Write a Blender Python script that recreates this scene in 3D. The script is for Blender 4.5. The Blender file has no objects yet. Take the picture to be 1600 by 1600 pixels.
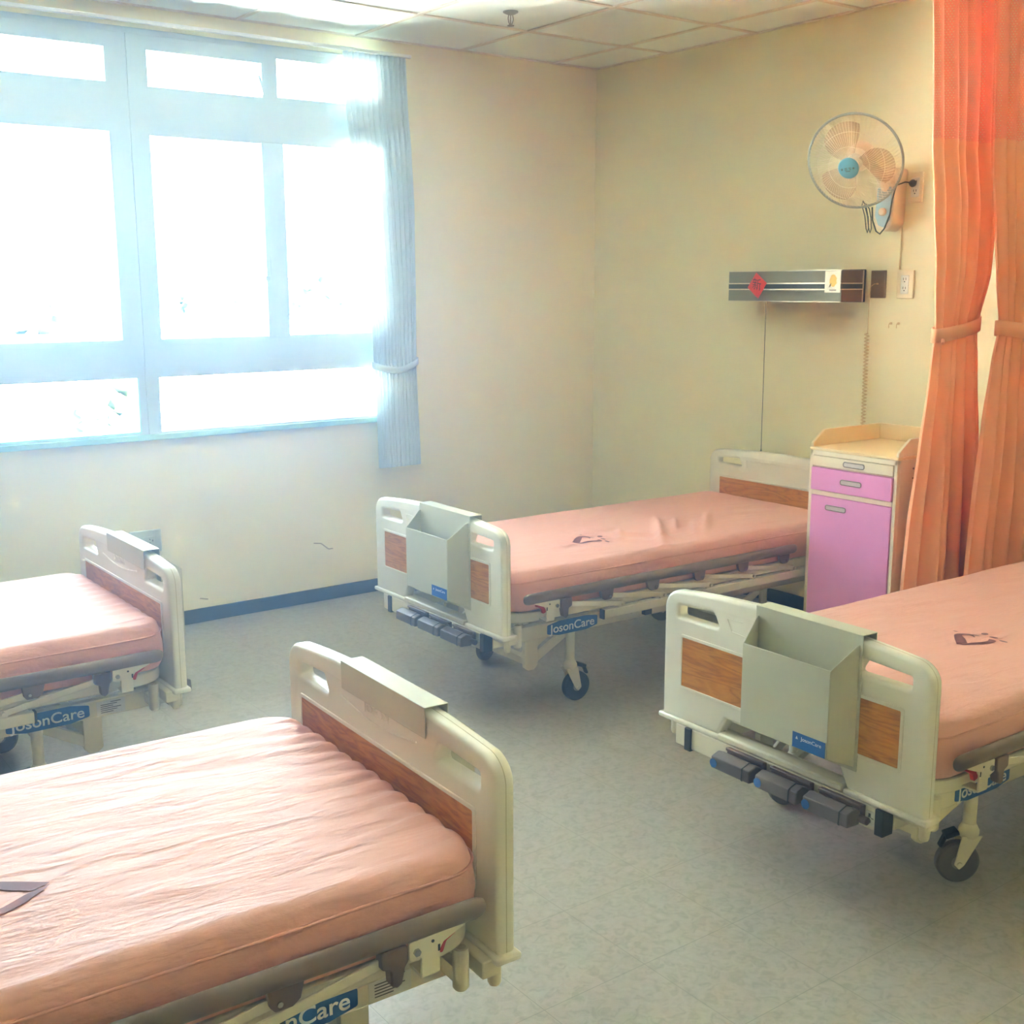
import bpy, bmesh, math, random
from mathutils import Vector, Matrix, noise
R = math.radians
random.seed(7)
SC = bpy.context.scene
COL = SC.collection

# ------------------------------------------------------------------ camera
CAM = Vector((-4.4858, -5.2385, 1.5728))
def look(yaw, pitch, roll):
    y, p, r = R(yaw), R(pitch), R(roll)
    f = Vector((math.sin(y)*math.cos(p), math.cos(y)*math.cos(p), -math.sin(p)))
    ri = Vector((math.cos(y), -math.sin(y), 0)); u = ri.cross(f)
    r2 = ri*math.cos(r)+u*math.sin(r); u2 = -ri*math.sin(r)+u*math.cos(r)
    return Matrix(((r2.x, u2.x, -f.x), (r2.y, u2.y, -f.y), (r2.z, u2.z, -f.z)))
cd = bpy.data.cameras.new('camera'); cam = bpy.data.objects.new('camera', cd); COL.objects.link(cam)
CAMROT = look(36.599, 10.8933, -0.1713)
cam.matrix_world = Matrix.Translation(CAM) @ CAMROT.to_4x4()
cd.sensor_width = 36; cd.lens = 1834.45*36/1600; cd.clip_end = 2000
SC.camera = cam

# ------------------------------------------------------------------ sky, light, exposure
W = bpy.data.worlds.new('world'); SC.world = W; W.use_nodes = True
bg = W.node_tree.nodes['Background']
bg.inputs[0].default_value = (0.66, 0.83, 1.0, 1); bg.inputs[1].default_value = 19.0
SC.view_settings.view_transform = 'Standard'; SC.view_settings.look = 'None'
SC.view_settings.gamma = 1; SC.view_settings.use_curve_mapping = False
SC.view_settings.exposure = 0.6
SC.cycles.max_bounces = 14; SC.cycles.diffuse_bounces = 8; SC.cycles.transparent_max_bounces = 24
SC.cycles.sample_clamp_indirect = 0; SC.cycles.caustics_reflective = False; SC.cycles.caustics_refractive = False
sl = bpy.data.lights.new('sun', 'SUN'); sl.energy = 470; sl.angle = R(2); sl.color = (0.94, 0.98, 1.0)
so_ = bpy.data.objects.new('sun', sl); COL.objects.link(so_); so_.location = (0, -20, 40); so_.rotation_euler = (R(38), 0, R(12))   # high behind the building: lights the fields, never the ward
def portal(x0, x1, z0, z1):
    l = bpy.data.lights.new('window_daylight', 'AREA'); l.shape = 'RECTANGLE'; l.size = x1-x0; l.size_y = z1-z0
    l.cycles.is_portal = True
    o = bpy.data.objects.new('window_daylight', l); COL.objects.link(o)
    o.location = ((x0+x1)/2, 0.11, (z0+z1)/2); o.rotation_euler = (R(-90), 0, 0)
portal(-3.95, -1.40, 0.92, 2.62)

# ------------------------------------------------------------------ materials
def srgb(r, g, b):
    f = lambda c: (c/255/12.92) if c/255 <= 0.04045 else ((c/255+0.055)/1.055)**2.4
    return (f(r), f(g), f(b), 1)
MATS = {}
def mat(name, col, rough=0.5, metal=0.0, spec=0.5, noise_amt=0.0, nscale=30, bump=0.0, bscale=200, coat=0.0, sheen=0.0, stretch=None):
    if name in MATS: return MATS[name]
    m = bpy.data.materials.new(name); m.use_nodes = True; MATS[name] = m
    nt = m.node_tree; b = nt.nodes['Principled BSDF']
    b.inputs['Base Color'].default_value = col; b.inputs['Roughness'].default_value = rough
    b.inputs['Metallic'].default_value = metal; b.inputs['Specular IOR Level'].default_value = spec
    b.inputs['Coat Weight'].default_value = coat; b.inputs['Sheen Weight'].default_value = sheen
    tc = nt.nodes.new('ShaderNodeTexCoord'); vec = tc.outputs['Object']
    if stretch:
        mp = nt.nodes.new('ShaderNodeMapping'); mp.inputs['Scale'].default_value = stretch
        nt.links.new(vec, mp.inputs[0]); vec = mp.outputs[0]
    if noise_amt:
        n = nt.nodes.new('ShaderNodeTexNoise'); n.inputs['Scale'].default_value = nscale; n.inputs['Detail'].default_value = 5
        nt.links.new(vec, n.inputs['Vector'])
        mx = nt.nodes.new('ShaderNodeMix'); mx.data_type = 'RGBA'
        mx.inputs[6].default_value = tuple(c*(1-noise_amt) for c in col[:3])+(1,)
        mx.inputs[7].default_value = tuple(min(1, c*(1+noise_amt)) for c in col[:3])+(1,)
        nt.links.new(n.outputs[0], mx.inputs[0]); nt.links.new(mx.outputs[2], b.inputs['Base Color'])
    if bump:
        n = nt.nodes.new('ShaderNodeTexNoise'); n.inputs['Scale'].default_value = bscale; n.inputs['Detail'].default_value = 6
        nt.links.new(vec, n.inputs['Vector'])
        bp = nt.nodes.new('ShaderNodeBump'); bp.inputs['Strength'].default_value = bump; bp.inputs['Distance'].default_value = 0.01
        nt.links.new(n.outputs[0], bp.inputs['Height']); nt.links.new(bp.outputs[0], b.inputs['Normal'])
    return m

M_wall = mat('cream_wall_paint', srgb(239, 232, 196), 0.6, spec=0.25, noise_amt=0.02, nscale=3, bump=0.05, bscale=90)
M_far = mat('darkened_wall_tan', srgb(150, 138, 112), 0.6, spec=0.25)  # tone of the unseen left wall, darkened to cut bounced light
M_plastic = mat('ivory_plastic', srgb(226, 223, 206), 0.38, bump=0.03, bscale=500)
M_metal = mat('cream_enamelled_steel', srgb(222, 217, 194), 0.35)
M_holder = mat('grey_green_enamel', srgb(194, 194, 172), 0.45, bump=0.02, bscale=400)
M_taupe = mat('taupe_rail_plastic', srgb(128, 112, 98), 0.36)
M_clip = mat('brown_clip_plastic', srgb(112, 92, 82), 0.4)
M_crank = mat('grey_brown_crank_plastic', srgb(110, 101, 100), 0.38)
M_dark = mat('dark_rubber', srgb(38, 38, 42), 0.5)
M_tyre = mat('grey_rubber_tyre', srgb(108, 103, 102), 0.55)
M_wheel = mat('grey_wheel_hub', srgb(150, 144, 140), 0.45)
M_red = mat('red_plastic', srgb(196, 36, 40), 0.4)
M_blue = mat('blue_sticker', srgb(28, 98, 178), 0.35)
M_white = mat('white_print', srgb(235, 238, 240), 0.5)
M_paper = mat('white_sticker_paper', srgb(214, 214, 206), 0.5)
M_ink = mat('grey_ink', srgb(88, 84, 80), 0.6)
M_seam = mat('seam_shadow_plastic', srgb(186, 180, 150), 0.5)
M_logo = mat('mauve_print', srgb(126, 70, 72), 0.6)
M_chrome = mat('satin_steel', srgb(190, 190, 186), 0.25, metal=0.9)
M_pink = mat('pink_laminate', srgb(241, 162, 222), 0.4, noise_amt=0.02, nscale=2)
M_cab = mat('ivory_cabinet_laminate', srgb(240, 230, 206), 0.4)
M_cabtop = mat('cream_cabinet_top', srgb(236, 214, 168), 0.45)
M_base = mat('dark_vinyl_baseboard', srgb(66, 70, 72), 0.4)
M_lampf = mat('grey_lamp_front', srgb(128, 125, 108), 0.5, metal=0.0, bump=0.02, bscale=300)
M_lampd = mat('dark_lamp_stripe', srgb(44, 42, 26), 0.5)
M_lamps = mat('brown_lamp_side', srgb(112, 82, 48), 0.4)
M_alu = mat('pale_aluminium_trim', srgb(226, 220, 196), 0.3, metal=0.4)
M_switch = mat('brown_switch_plate', srgb(132, 106, 86), 0.35)
M_outlet = mat('ivory_outlet_plastic', srgb(240, 226, 196), 0.4)
M_outp = mat('pale_grey_outlet_plastic', srgb(200, 208, 192), 0.4)
M_hand = mat('light_handle_cup', srgb(206, 200, 194), 0.35)
M_socketw = mat('white_outlet_plastic', srgb(236, 236, 228), 0.35)
M_grout = mat('dark_slot', srgb(70, 62, 50), 0.6)
M_cord = mat('black_brown_cord', srgb(52, 42, 22), 0.5)
M_cordw = mat('ivory_cord', srgb(206, 180, 122), 0.5)
M_redpaper = mat('red_paper', srgb(228, 48, 30), 0.55, noise_amt=0.1, nscale=60)
M_blk = mat('black_brush_ink', srgb(40, 14, 10), 0.6)
M_card = mat('white_card', srgb(240, 238, 224), 0.4, noise_amt=0.04, nscale=40)
M_yel = mat('yellow_print', srgb(244, 206, 90), 0.5)
M_fanw = mat('ivory_fan_plastic', srgb(236, 222, 198), 0.4)
M_fanb = mat('pale_blue_fan_plastic', srgb(110, 178, 200), 0.35)
M_fanp = mat('pale_blue_panel', srgb(176, 208, 220), 0.25)
M_fring = mat('grey_blue_guard_rim', srgb(160, 170, 164), 0.35)
M_wire = mat('pale_guard_wire', srgb(236, 226, 204), 0.4)
M_frame = mat('white_aluminium_window_frame', srgb(182, 198, 200), 0.4)
M_sill = mat('pale_teal_sill', srgb(170, 214, 204), 0.4)
M_ceil = mat('white_ceiling_tile', srgb(241, 248, 247), 0.8, spec=0.1, noise_amt=0.02, nscale=80, bump=0.1, bscale=300)
M_tbar = mat('ceiling_grid_bar', srgb(228, 220, 206), 0.6)
M_scuff = mat('grey_scuff', srgb(176, 166, 134), 0.7)

def wood():
    m = bpy.data.materials.new('oak_laminate'); m.use_nodes = True; nt = m.node_tree; b = nt.nodes['Principled BSDF']
    tc = nt.nodes.new('ShaderNodeTexCoord'); mp = nt.nodes.new('ShaderNodeMapping')
    mp.inputs['Scale'].default_value = (1, 1.3, 9)
    n1 = nt.nodes.new('ShaderNodeTexNoise'); n1.inputs['Scale'].default_value = 2.2; n1.inputs['Detail'].default_value = 3; n1.inputs['Distortion'].default_value = 0.6
    wv = nt.nodes.new('ShaderNodeMath'); wv.operation = 'MULTIPLY'; wv.inputs[1].default_value = 14
    fr = nt.nodes.new('ShaderNodeMath'); fr.operation = 'PINGPONG'; fr.inputs[1].default_value = 1
    n2 = nt.nodes.new('ShaderNodeTexNoise'); n2.inputs['Scale'].default_value = 30; n2.inputs['Detail'].default_value = 4
    ad = nt.nodes.new('ShaderNodeMath'); ad.operation = 'MULTIPLY_ADD'; ad.inputs[1].default_value = 0.5
    rp = nt.nodes.new('ShaderNodeValToRGB')
    rp.color_ramp.elements[0].color = srgb(152, 86, 22); rp.color_ramp.elements[0].position = 0.1
    rp.color_ramp.elements[1].color = srgb(208, 142, 58); rp.color_ramp.elements[1].position = 0.85
    e = rp.color_ramp.elements.new(0.45); e.color = srgb(190, 120, 40)
    L = nt.links.new
    L(tc.outputs['Object'], mp.inputs[0]); L(mp.outputs[0], n1.inputs['Vector']); L(mp.outputs[0], n2.inputs['Vector'])
    L(n1.outputs[0], wv.inputs[0]); L(wv.outputs[0], fr.inputs[0]); L(fr.outputs[0], ad.inputs[0]); 
    ml = nt.nodes.new('ShaderNodeMath'); ml.operation = 'MULTIPLY'; ml.inputs[1].default_value = 0.55
    L(n2.outputs[0], ml.inputs[0]); L(ml.outputs[0], ad.inputs[2]); L(ad.outputs[0], rp.inputs[0])
    L(rp.outputs[0], b.inputs['Base Color']); b.inputs['Roughness'].default_value = 0.36
    return m
M_wood = wood()

def sheet():
    m = bpy.data.materials.new('salmon_sheet_fabric'); m.use_nodes = True; nt = m.node_tree; b = nt.nodes['Principled BSDF']
    b.inputs['Base Color'].default_value = srgb(223, 164, 147); b.inputs['Roughness'].default_value = 0.52; 
    b.inputs['Specular IOR Level'].default_value = 0.55; b.inputs['Sheen Weight'].default_value = 0.12; b.inputs['Sheen Roughness'].default_value = 0.4
    tc = nt.nodes.new('ShaderNodeTexCoord'); L = nt.links.new
    mp = nt.nodes.new('ShaderNodeMapping'); mp.inputs['Scale'].default_value = (1.2, 5, 3); mp.inputs['Rotation'].default_value = (0, 0, 0.25)
    n1 = nt.nodes.new('ShaderNodeTexNoise'); n1.inputs['Scale'].default_value = 5; n1.inputs['Detail'].default_value = 7; n1.inputs['Distortion'].default_value = 0.8
    n2 = nt.nodes.new('ShaderNodeTexNoise'); n2.inputs['Scale'].default_value = 24; n2.inputs['Detail'].default_value = 4
    L(tc.outputs['Object'], mp.inputs[0]); L(mp.outputs[0], n1.inputs['Vector']); L(mp.outputs[0], n2.inputs['Vector'])
    b1 = nt.nodes.new('ShaderNodeBump'); b1.inputs['Strength'].default_value = 0.35; b1.inputs['Distance'].default_value = 0.02
    b2 = nt.nodes.new('ShaderNodeBump'); b2.inputs['Strength'].default_value = 0.18; b2.inputs['Distance'].default_value = 0.008
    L(n1.outputs[0], b1.inputs['Height']); L(n2.outputs[0], b2.inputs['Height']); L(b1.outputs[0], b2.inputs['Normal']); L(b2.outputs[0], b.inputs['Normal'])
    return m
M_sheet = sheet()

def floor_mat():
    m = bpy.data.materials.new('speckled_vinyl_floor_tile'); m.use_nodes = True; nt = m.node_tree; b = nt.nodes['Principled BSDF']; L = nt.links.new
    tc = nt.nodes.new('ShaderNodeTexCoord')
    n1 = nt.nodes.new('ShaderNodeTexNoise'); n1.inputs['Scale'].default_value = 38; n1.inputs['Detail'].default_value = 6; n1.inputs['Distortion'].default_value = 1.2
    L(tc.outputs['Object'], n1.inputs['Vector'])
    rp = nt.nodes.new('ShaderNodeValToRGB'); rp.color_ramp.elements[0].position = 0.34; rp.color_ramp.elements[1].position = 0.5
    rp.color_ramp.elements[0].color = srgb(148, 144, 134); rp.color_ramp.elements[1].color = srgb(162, 158, 148)
    e = rp.color_ramp.elements.new(0.72); e.color = srgb(169, 166, 157)
    L(n1.outputs[0], rp.inputs[0])
    br = nt.nodes.new('ShaderNodeTexBrick'); br.offset = 0; br.inputs['Scale'].default_value = 1
    br.inputs['Brick Width'].default_value = 0.3; br.inputs['Row Height'].default_value = 0.3; br.inputs['Mortar Size'].default_value = 0.0007; br.inputs['Mortar Smooth'].default_value = 0.2
    mp = nt.nodes.new('ShaderNodeMapping'); mp.inputs['Location'].default_value = (0.035+3.0+0.15-0.15, 0.1, 0)
    L(tc.outputs['Object'], mp.inputs[0]); L(mp.outputs[0], br.inputs['Vector'])
    mx = nt.nodes.new('ShaderNodeMix'); mx.data_type = 'RGBA'; mx.inputs[7].default_value = srgb(120, 116, 102)
    L(br.outputs['Fac'], mx.inputs[0]); L(rp.outputs[0], mx.inputs[6]); L(mx.outputs[2], b.inputs['Base Color'])
    b.inputs['Roughness'].default_value = 0.33; b.inputs['Specular IOR Level'].default_value = 0.5
    n3 = nt.nodes.new('ShaderNodeTexNoise'); n3.inputs['Scale'].default_value = 9; n3.inputs['Detail'].default_value = 3
    L(tc.outputs['Object'], n3.inputs['Vector'])
    bp = nt.nodes.new('ShaderNodeBump'); bp.inputs['Strength'].default_value = 0.06; bp.inputs['Distance'].default_value = 0.01
    L(n3.outputs[0], bp.inputs['Height']); L(bp.outputs[0], b.inputs['Normal'])
    return m
M_floor = floor_mat()

def cloth(name, col, trans, rough=0.8, mesh=False):
    m = bpy.data.materials.new(name); m.use_nodes = True; nt = m.node_tree; L = nt.links.new
    b = nt.nodes['Principled BSDF']; b.inputs['Base Color'].default_value = col; b.inputs['Roughness'].default_value = rough
    b.inputs['Specular IOR Level'].default_value = 0.2; b.inputs['Sheen Weight'].default_value = 0.2
    t = nt.nodes.new('ShaderNodeBsdfTranslucent'); t.inputs[0].default_value = col
    mx = nt.nodes.new('ShaderNodeMixShader'); mx.inputs[0].default_value = trans
    out = nt.nodes['Material Output']; L(b.outputs[0], mx.inputs[1]); L(t.outputs[0], mx.inputs[2])
    if mesh:
        tp = nt.nodes.new('ShaderNodeBsdfTransparent')
        uv = nt.nodes.new('ShaderNodeUVMap'); uv.uv_map = 'UVMap'
        br = nt.nodes.new('ShaderNodeTexBrick'); br.offset = 0.5; br.inputs['Scale'].default_value = 1
        br.inputs['Brick Width'].default_value = 0.0085; br.inputs['Row Height'].default_value = 0.0085; br.inputs['Mortar Size'].default_value = 0.003; br.inputs['Mortar Smooth'].default_value = 0
        L(uv.outputs[0], br.inputs['Vector'])
        m2 = nt.nodes.new('ShaderNodeMixShader'); L(br.outputs['Fac'], m2.inputs[0]); L(tp.outputs[0], m2.inputs[1]); L(mx.outputs[0], m2.inputs[2]); L(m2.outputs[0], out.inputs[0])
    else:
        L(mx.outputs[0], out.inputs[0])
    return m
M_orange = cloth('orange_curtain_cloth', srgb(254, 184, 140), 0.1)
M_net = cloth('orange_curtain_net', srgb(252, 158, 126), 0.12, mesh=True)
M_pale = cloth('pale_blue_curtain_cloth', srgb(206, 220, 224), 0.1)

def glass(name, tint=(0.97, 0.99, 1, 1), gl=0.9):
    m = bpy.data.materials.new(name); m.use_nodes = True; nt = m.node_tree; L = nt.links.new
    nt.nodes.remove(nt.nodes['Principled BSDF'])
    t = nt.nodes.new('ShaderNodeBsdfTransparent'); t.inputs[0].default_value = tint
    g = nt.nodes.new('ShaderNodeBsdfGlossy'); g.inputs['Roughness'].default_value = 0.02
    f = nt.nodes.new('ShaderNodeFresnel'); f.inputs[0].default_value = 1.45
    mx = nt.nodes.new('ShaderNodeMixShader'); L(f.outputs[0], mx.inputs[0]); L(t.outputs[0], mx.inputs[1]); L(g.outputs[0], mx.inputs[2])
    L(mx.outputs[0], nt.nodes['Material Output'].inputs[0])
    return m
M_glass = glass('window_glass')
def blade_mat():
    m = bpy.data.materials.new('clear_peach_blade'); m.use_nodes = True; nt = m.node_tree; L = nt.links.new
    b = nt.nodes['Principled BSDF']; b.inputs['Base Color'].default_value = srgb(226, 190, 160); b.inputs['Roughness'].default_value = 0.25
    t = nt.nodes.new('ShaderNodeBsdfTransparent'); t.inputs[0].default_value = srgb(246, 226, 206)
    mx = nt.nodes.new('ShaderNodeMixShader'); mx.inputs[0].default_value = 0.68
    L(b.outputs[0], mx.inputs[1]); L(t.outputs[0], mx.inputs[2]); L(mx.outputs[0], nt.nodes['Material Output'].inputs[0]); return m
M_blade = blade_mat()
def emis(name, col, s):
    m = bpy.data.materials.new(name); m.use_nodes = True; b = m.node_tree.nodes['Principled BSDF']
    b.inputs['Base Color'].default_value = (0.8, 0.8, 0.8, 1); b.inputs['Emission Color'].default_value = col; b.inputs['Emission Strength'].default_value = s; return m

# ------------------------------------------------------------------ mesh helpers
class MB:
    def __init__(s): s.v = []; s.f = []; s.uv = None
    def add(s, vs, fs):
        b = len(s.v); s.v += [tuple(p) for p in vs]; s.f += [tuple(b+i for i in f) for f in fs]; return s
    def box(s, c, d, rot=None):
        x, y, z = (k/2 for k in d)
        vs = [Vector((a*x, b*y, e*z)) for a in (-1, 1) for b in (-1, 1) for e in (-1, 1)]
        if rot is not None: vs = [rot @ p for p in vs]
        c = Vector(c)
        return s.add([p+c for p in vs], [(0, 1, 3, 2), (4, 6, 7, 5), (0, 4, 5, 1), (2, 3, 7, 6), (0, 2, 6, 4), (1, 5, 7, 3)])
    def bx(s, x0, x1, y0, y1, z0, z1):
        return s.box(((x0+x1)/2, (y0+y1)/2, (z0+z1)/2), (abs(x1-x0), abs(y1-y0), abs(z1-z0)))
    def bar(s, p, q, w, h, up=(0, 0, 1)):
        p, q = Vector(p), Vector(q); d = (q-p); L = d.length; d.normalize()
        u = Vector(up); a = d.cross(u)
        if a.length < 1e-4: a = d.cross(Vector((0, 1, 0)))
        a.normalize(); u = a.cross(d)
        return s.box((p+q)/2, (L, w, h), Matrix((d, a, u)).transposed())
    def tube(s, pts, r, seg=10, caps=True, sy=1.0, sz=1.0, closed=False):
        pts = [Vector(p) for p in pts]; n = len(pts); rs = r if isinstance(r, (list, tuple)) else [r]*n
        vs = []; prev = None
        for i, p in enumerate(pts):
            if closed: t = pts[(i+1) % n]-pts[i-1]
            else: t = pts[min(i+1, n-1)]-pts[max(i-1, 0)]
            t.normalize()
            if prev is None:
                a = t.cross(Vector((0, 0, 1)))
                if a.length < 1e-3: a = t.cross(Vector((0, 1, 0)))
            else: a = prev-t*prev.dot(t)
            a.normalize(); prev = a.copy(); b = a.cross(t)
            for k in range(seg):
                th = 2*math.pi*k/seg
                vs.append(p+a*math.cos(th)*rs[i]*sy+b*math.sin(th)*rs[i]*sz)
        fs = []
        for i in range(n if closed else n-1):
            j = (i+1) % n
            for k in range(seg):
                k2 = (k+1) % seg
                fs.append((i*seg+k, i*seg+k2, j*seg+k2, j*seg+k))
        if caps and not closed:
            fs.append(tuple(range(seg-1, -1, -1))); fs.append(tuple((n-1)*seg+k for k in range(seg)))
        return s.add(vs, fs)
    def cyl(s, p, q, r, seg=16): return s.tube([p, q], r, seg)
    def lathe(s, prof, seg=24, mtx=None):
        vs = []; n = len(prof)
        for r, z in prof:
            for k in range(seg):
                th = 2*math.pi*k/seg; p = Vector((r*math.cos(th), r*math.sin(th), z)); vs.append(mtx @ p if mtx else p)
        fs = [(i*seg+k, i*seg+(k+1) % seg, (i+1)*seg+(k+1) % seg, (i+1)*seg+k) for i in range(n-1) for k in range(seg)]
        fs.append(tuple(range(seg-1, -1, -1))); fs.append(tuple((n-1)*seg+k for k in range(seg)))
        return s.add(vs, fs)
    def prism(s, poly, a0, a1, ax='y'):
        # poly in the two other axes (x,z for y; y,z for x; x,y for z)
        n = len(poly)
        def P(p, a): return (p[0], a, p[1]) if ax == 'y' else ((a, p[0], p[1]) if ax == 'x' else (p[0], p[1], a))
        vs = [P(p, a0) for p in poly]+[P(p, a1) for p in poly]
        fs = [tuple(range(n)), tuple(range(2*n-1, n-1, -1))]+[(i, (i+1) % n, n+(i+1) % n, n+i) for i in range(n)]
        return s.add(vs, fs)
    def grid(s, rows):
        n = len(rows[0]); vs = [p for r in rows for p in r]
        return s.add(vs, [(i*n+k, i*n+k+1, (i+1)*n+k+1, (i+1)*n+k) for i in range(len(rows)-1) for k in range(n-1)])
    def mesh(s, name):
        me = bpy.data.meshes.new(name); me.from_pydata(s.v, [], s.f)
        bm = bmesh.new(); bm.from_mesh(me); bmesh.ops.recalc_face_normals(bm, faces=bm.faces); bm.to_mesh(me); bm.free()
        return me
    def build(s, name, m, parent=None, bevel=0.0, smooth=35, seg=2):
        return link(name, s.mesh(name), m, parent, bevel, smooth, seg)
def link(name, me, m, parent=None, bevel=0.0, smooth=35, seg=2):
    me.materials.clear(); me.materials.append(m)
    if smooth:
        me.polygons.foreach_set('use_smooth', [True]*len(me.polygons)); me.set_sharp_from_angle(angle=R(smooth))
    o = bpy.data.objects.new(name, me); COL.objects.link(o)
    if parent is not None: o.parent = parent
    if bevel:
        b = o.modifiers.new('bevel', 'BEVEL'); b.width = bevel; b.segments = seg; b.limit_method = 'ANGLE'; b.angle_limit = R(40)
    return o
def tag(o, label=None, cat=None, group=None, kind=None):
    for k, v in (('label', label), ('category', cat), ('group', group), ('kind', kind)):
        if v: o[k] = v
    return o
def empty(name, loc=(0, 0, 0), rz=0):
    o = bpy.data.objects.new(name, None); COL.objects.link(o); o.location = loc; o.rotation_euler = (0, 0, rz); o.empty_display_size = 0.1
    return o
def offset(poly, d):
    n = len(poly); A = sum(poly[i][0]*poly[(i+1) % n][1]-poly[(i+1) % n][0]*poly[i][1] for i in range(n)); sg = 1 if A > 0 else -1
    out = []
    for i in range(n):
        p0, p1, p2 = Vector(poly[i-1]), Vector(poly[i]), Vector(poly[(i+1) % n])
        e1 = (p1-p0).normalized(); e2 = (p2-p1).normalized()
        n1 = Vector((e1.y, -e1.x))*sg; n2 = Vector((e2.y, -e2.x))*sg
        m = (n1+n2); k = 1+n1.dot(n2)
        out.append(tuple(p1+m*(d/max(k, 0.3))))
    return out
def rounded(poly, rad, seg=5):
    n = len(poly); out = []
    for i in range(n):
        r = rad[i] if isinstance(rad, (list, tuple)) else rad
        p0, p1, p2 = Vector(poly[i-1]), Vector(poly[i]), Vector(poly[(i+1) % n])
        if r <= 0: out.append(tuple(p1)); continue
        a = (p0-p1).normalized(); b = (p2-p1).normalized(); ang = a.angle(b); t = r/math.tan(ang/2)
        t = min(t, (p0-p1).length*0.49, (p2-p1).length*0.49); 
        s0, s1 = p1+a*t, p1+b*t
        for k in range(seg+1):
            q = k/seg; out.append(tuple((1-q)**2*s0+2*q*(1-q)*p1+q*q*s1))
    return out
def plate(name, loops, t, bevel, m, parent, fn, smooth=40):
    """flat board of thickness t with rounded edges; loops[0] outer, the others holes; fn maps (a, b, c) to a point"""
    cu = bpy.data.curves.new(name, 'CURVE'); cu.dimensions = '2D'; cu.fill_mode = 'BOTH'
    cu.extrude = max(t/2-bevel, 0.0001); cu.bevel_depth = bevel; cu.bevel_resolution = 3
    for k, lp in enumerate(loops):
        lp = offset(lp, -bevel if k == 0 else bevel)
        sp = cu.splines.new('POLY'); sp.points.add(len(lp)-1); sp.use_cyclic_u = True
        for i, p in enumerate(lp): sp.points[i].co = (p[0], p[1], 0, 1)
    o = bpy.data.objects.new('tmp', cu); COL.objects.link(o)
    dg = bpy.context.evaluated_depsgraph_get(); me = bpy.data.meshes.new_from_object(o.evaluated_get(dg), depsgraph=dg)
    bpy.data.objects.remove(o); bpy.data.curves.remove(cu)
    for v in me.vertices: v.co = fn(v.co.x, v.co.y, v.co.z)
    bm = bmesh.new(); bm.from_mesh(me); bmesh.ops.remove_doubles(bm, verts=bm.verts, dist=1e-5); bmesh.ops.recalc_face_normals(bm, faces=bm.faces); bm.to_mesh(me); bm.free()
    me.name = name
    return link(name, me, m, parent, smooth=smooth)
def text_mesh(name, body, size, m, parent, fn, depth=0.0004, align='CENTER', width=None, bold=0.0):
    cu = bpy.data.curves.new(name, 'FONT'); cu.body = body; cu.size = size; cu.extrude = depth; cu.align_x = align; cu.align_y = 'CENTER'; cu.offset = bold
    o = bpy.data.objects.new('tmp', cu); COL.objects.link(o)
    dg = bpy.context.evaluated_depsgraph_get(); me = bpy.data.meshes.new_from_object(o.evaluated_get(dg), depsgraph=dg)
    bpy.data.objects.remove(o); bpy.data.curves.remove(cu)
    xs = [v.co.x for v in me.vertices] or [0]; k = (width/(max(xs)-min(xs))) if width and len(xs) > 1 else 1
    for v in me.vertices: v.co = fn(v.co.x*k, v.co.y, v.co.z)
    me.name = name
    return link(name, me, m, parent, smooth=0)

# ------------------------------------------------------------------ the room
H = 2.7563
XL, YN = -5.55, -7.2
def struct(o): o['kind'] = 'structure'; return o
struct(MB().bx(XL-0.2, 0.2, YN-0.2, 0.25, -0.15, 0).build('floor', M_floor, smooth=0))
ce = struct(MB().bx(XL-0.2, 0.2, YN-0.2, 0.25, H, H+0.1).build('ceiling', M_ceil, smooth=0))
g = MB(); T = 0.6076
k = 0
while 0.3099+T*k < -XL: g.bx(-0.3099-T*k-0.012, -0.3099-T*k+0.012, YN, 0, H-0.006, H+0.002); k += 1
k = 0
while 0.5698+T*k < -YN: g.bx(XL, 0, -0.5698-T*k-0.012, -0.5698-T*k+0.012, H-0.0055, H+0.002); k += 1
g.bx(XL, 0, -0.02, 0, H-0.006, H+0.002).bx(-0.02, 0, YN, 0, H-0.006, H+0.002)
g.build('grid', M_tbar, ce, smooth=0)
struct(MB().bx(0, 0.2, YN-0.2, 0.25, 0, H).build('wall_right', M_wall, smooth=0))
struct(MB().bx(XL-0.2, XL, YN-0.2, 0.25, 0, H).build('wall_left', M_far, smooth=0))
struct(MB().bx(XL, 0, YN-0.2, YN, 0, H).build('wall_front', M_wall, smooth=0))
# window wall with one long opening
WX0, WX1, WZ0, WZ1 = -3.95, -1.38, 0.905, 2.64
w = MB().bx(XL, 0, 0, 0.25, 0, WZ0).bx(XL, 0, 0, 0.25, WZ1, H).bx(WX1, 0, 0, 0.25, WZ0, WZ1).bx(XL, WX0, 0, 0.25, WZ0, WZ1)
wb = struct(w.build('wall_back', M_wall, smooth=0))
def strip(name, pts, wd, m, parent, y=-0.0012):
    mb = MB()
    for (a, b) in zip(pts, pts[1:]): mb.bar((a[0], y, a[1]), (b[0], y, b[1]), 0.001, wd, up=(0, 0, 1))
    return mb.build(name, m, parent, smooth=0)
strip('scuff', [(-1.842, 0.303), (-1.80, 0.296), (-1.76, 0.262), (-1.735, 0.262)], 0.006, M_scuff, wb)
strip('scuff', [(-2.62, 0.262), (-2.585, 0.258), (-2.56, 0.262)], 0.005, M_scuff, wb)
strip('scuff', [(-0.97, 0.29), (-0.93, 0.302), (-0.90, 0.296), (-0.86, 0.306)], 0.006, M_scuff, wb)
strip('scuff', [(-2.45, 0.115), (-2.41, 0.105)], 0.006, M_scuff, wb)
struct(MB().bx(XL, 0, -0.012, 0, 0, 0.0672).build('baseboard_back', M_base, smooth=0, bevel=0.003))
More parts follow.
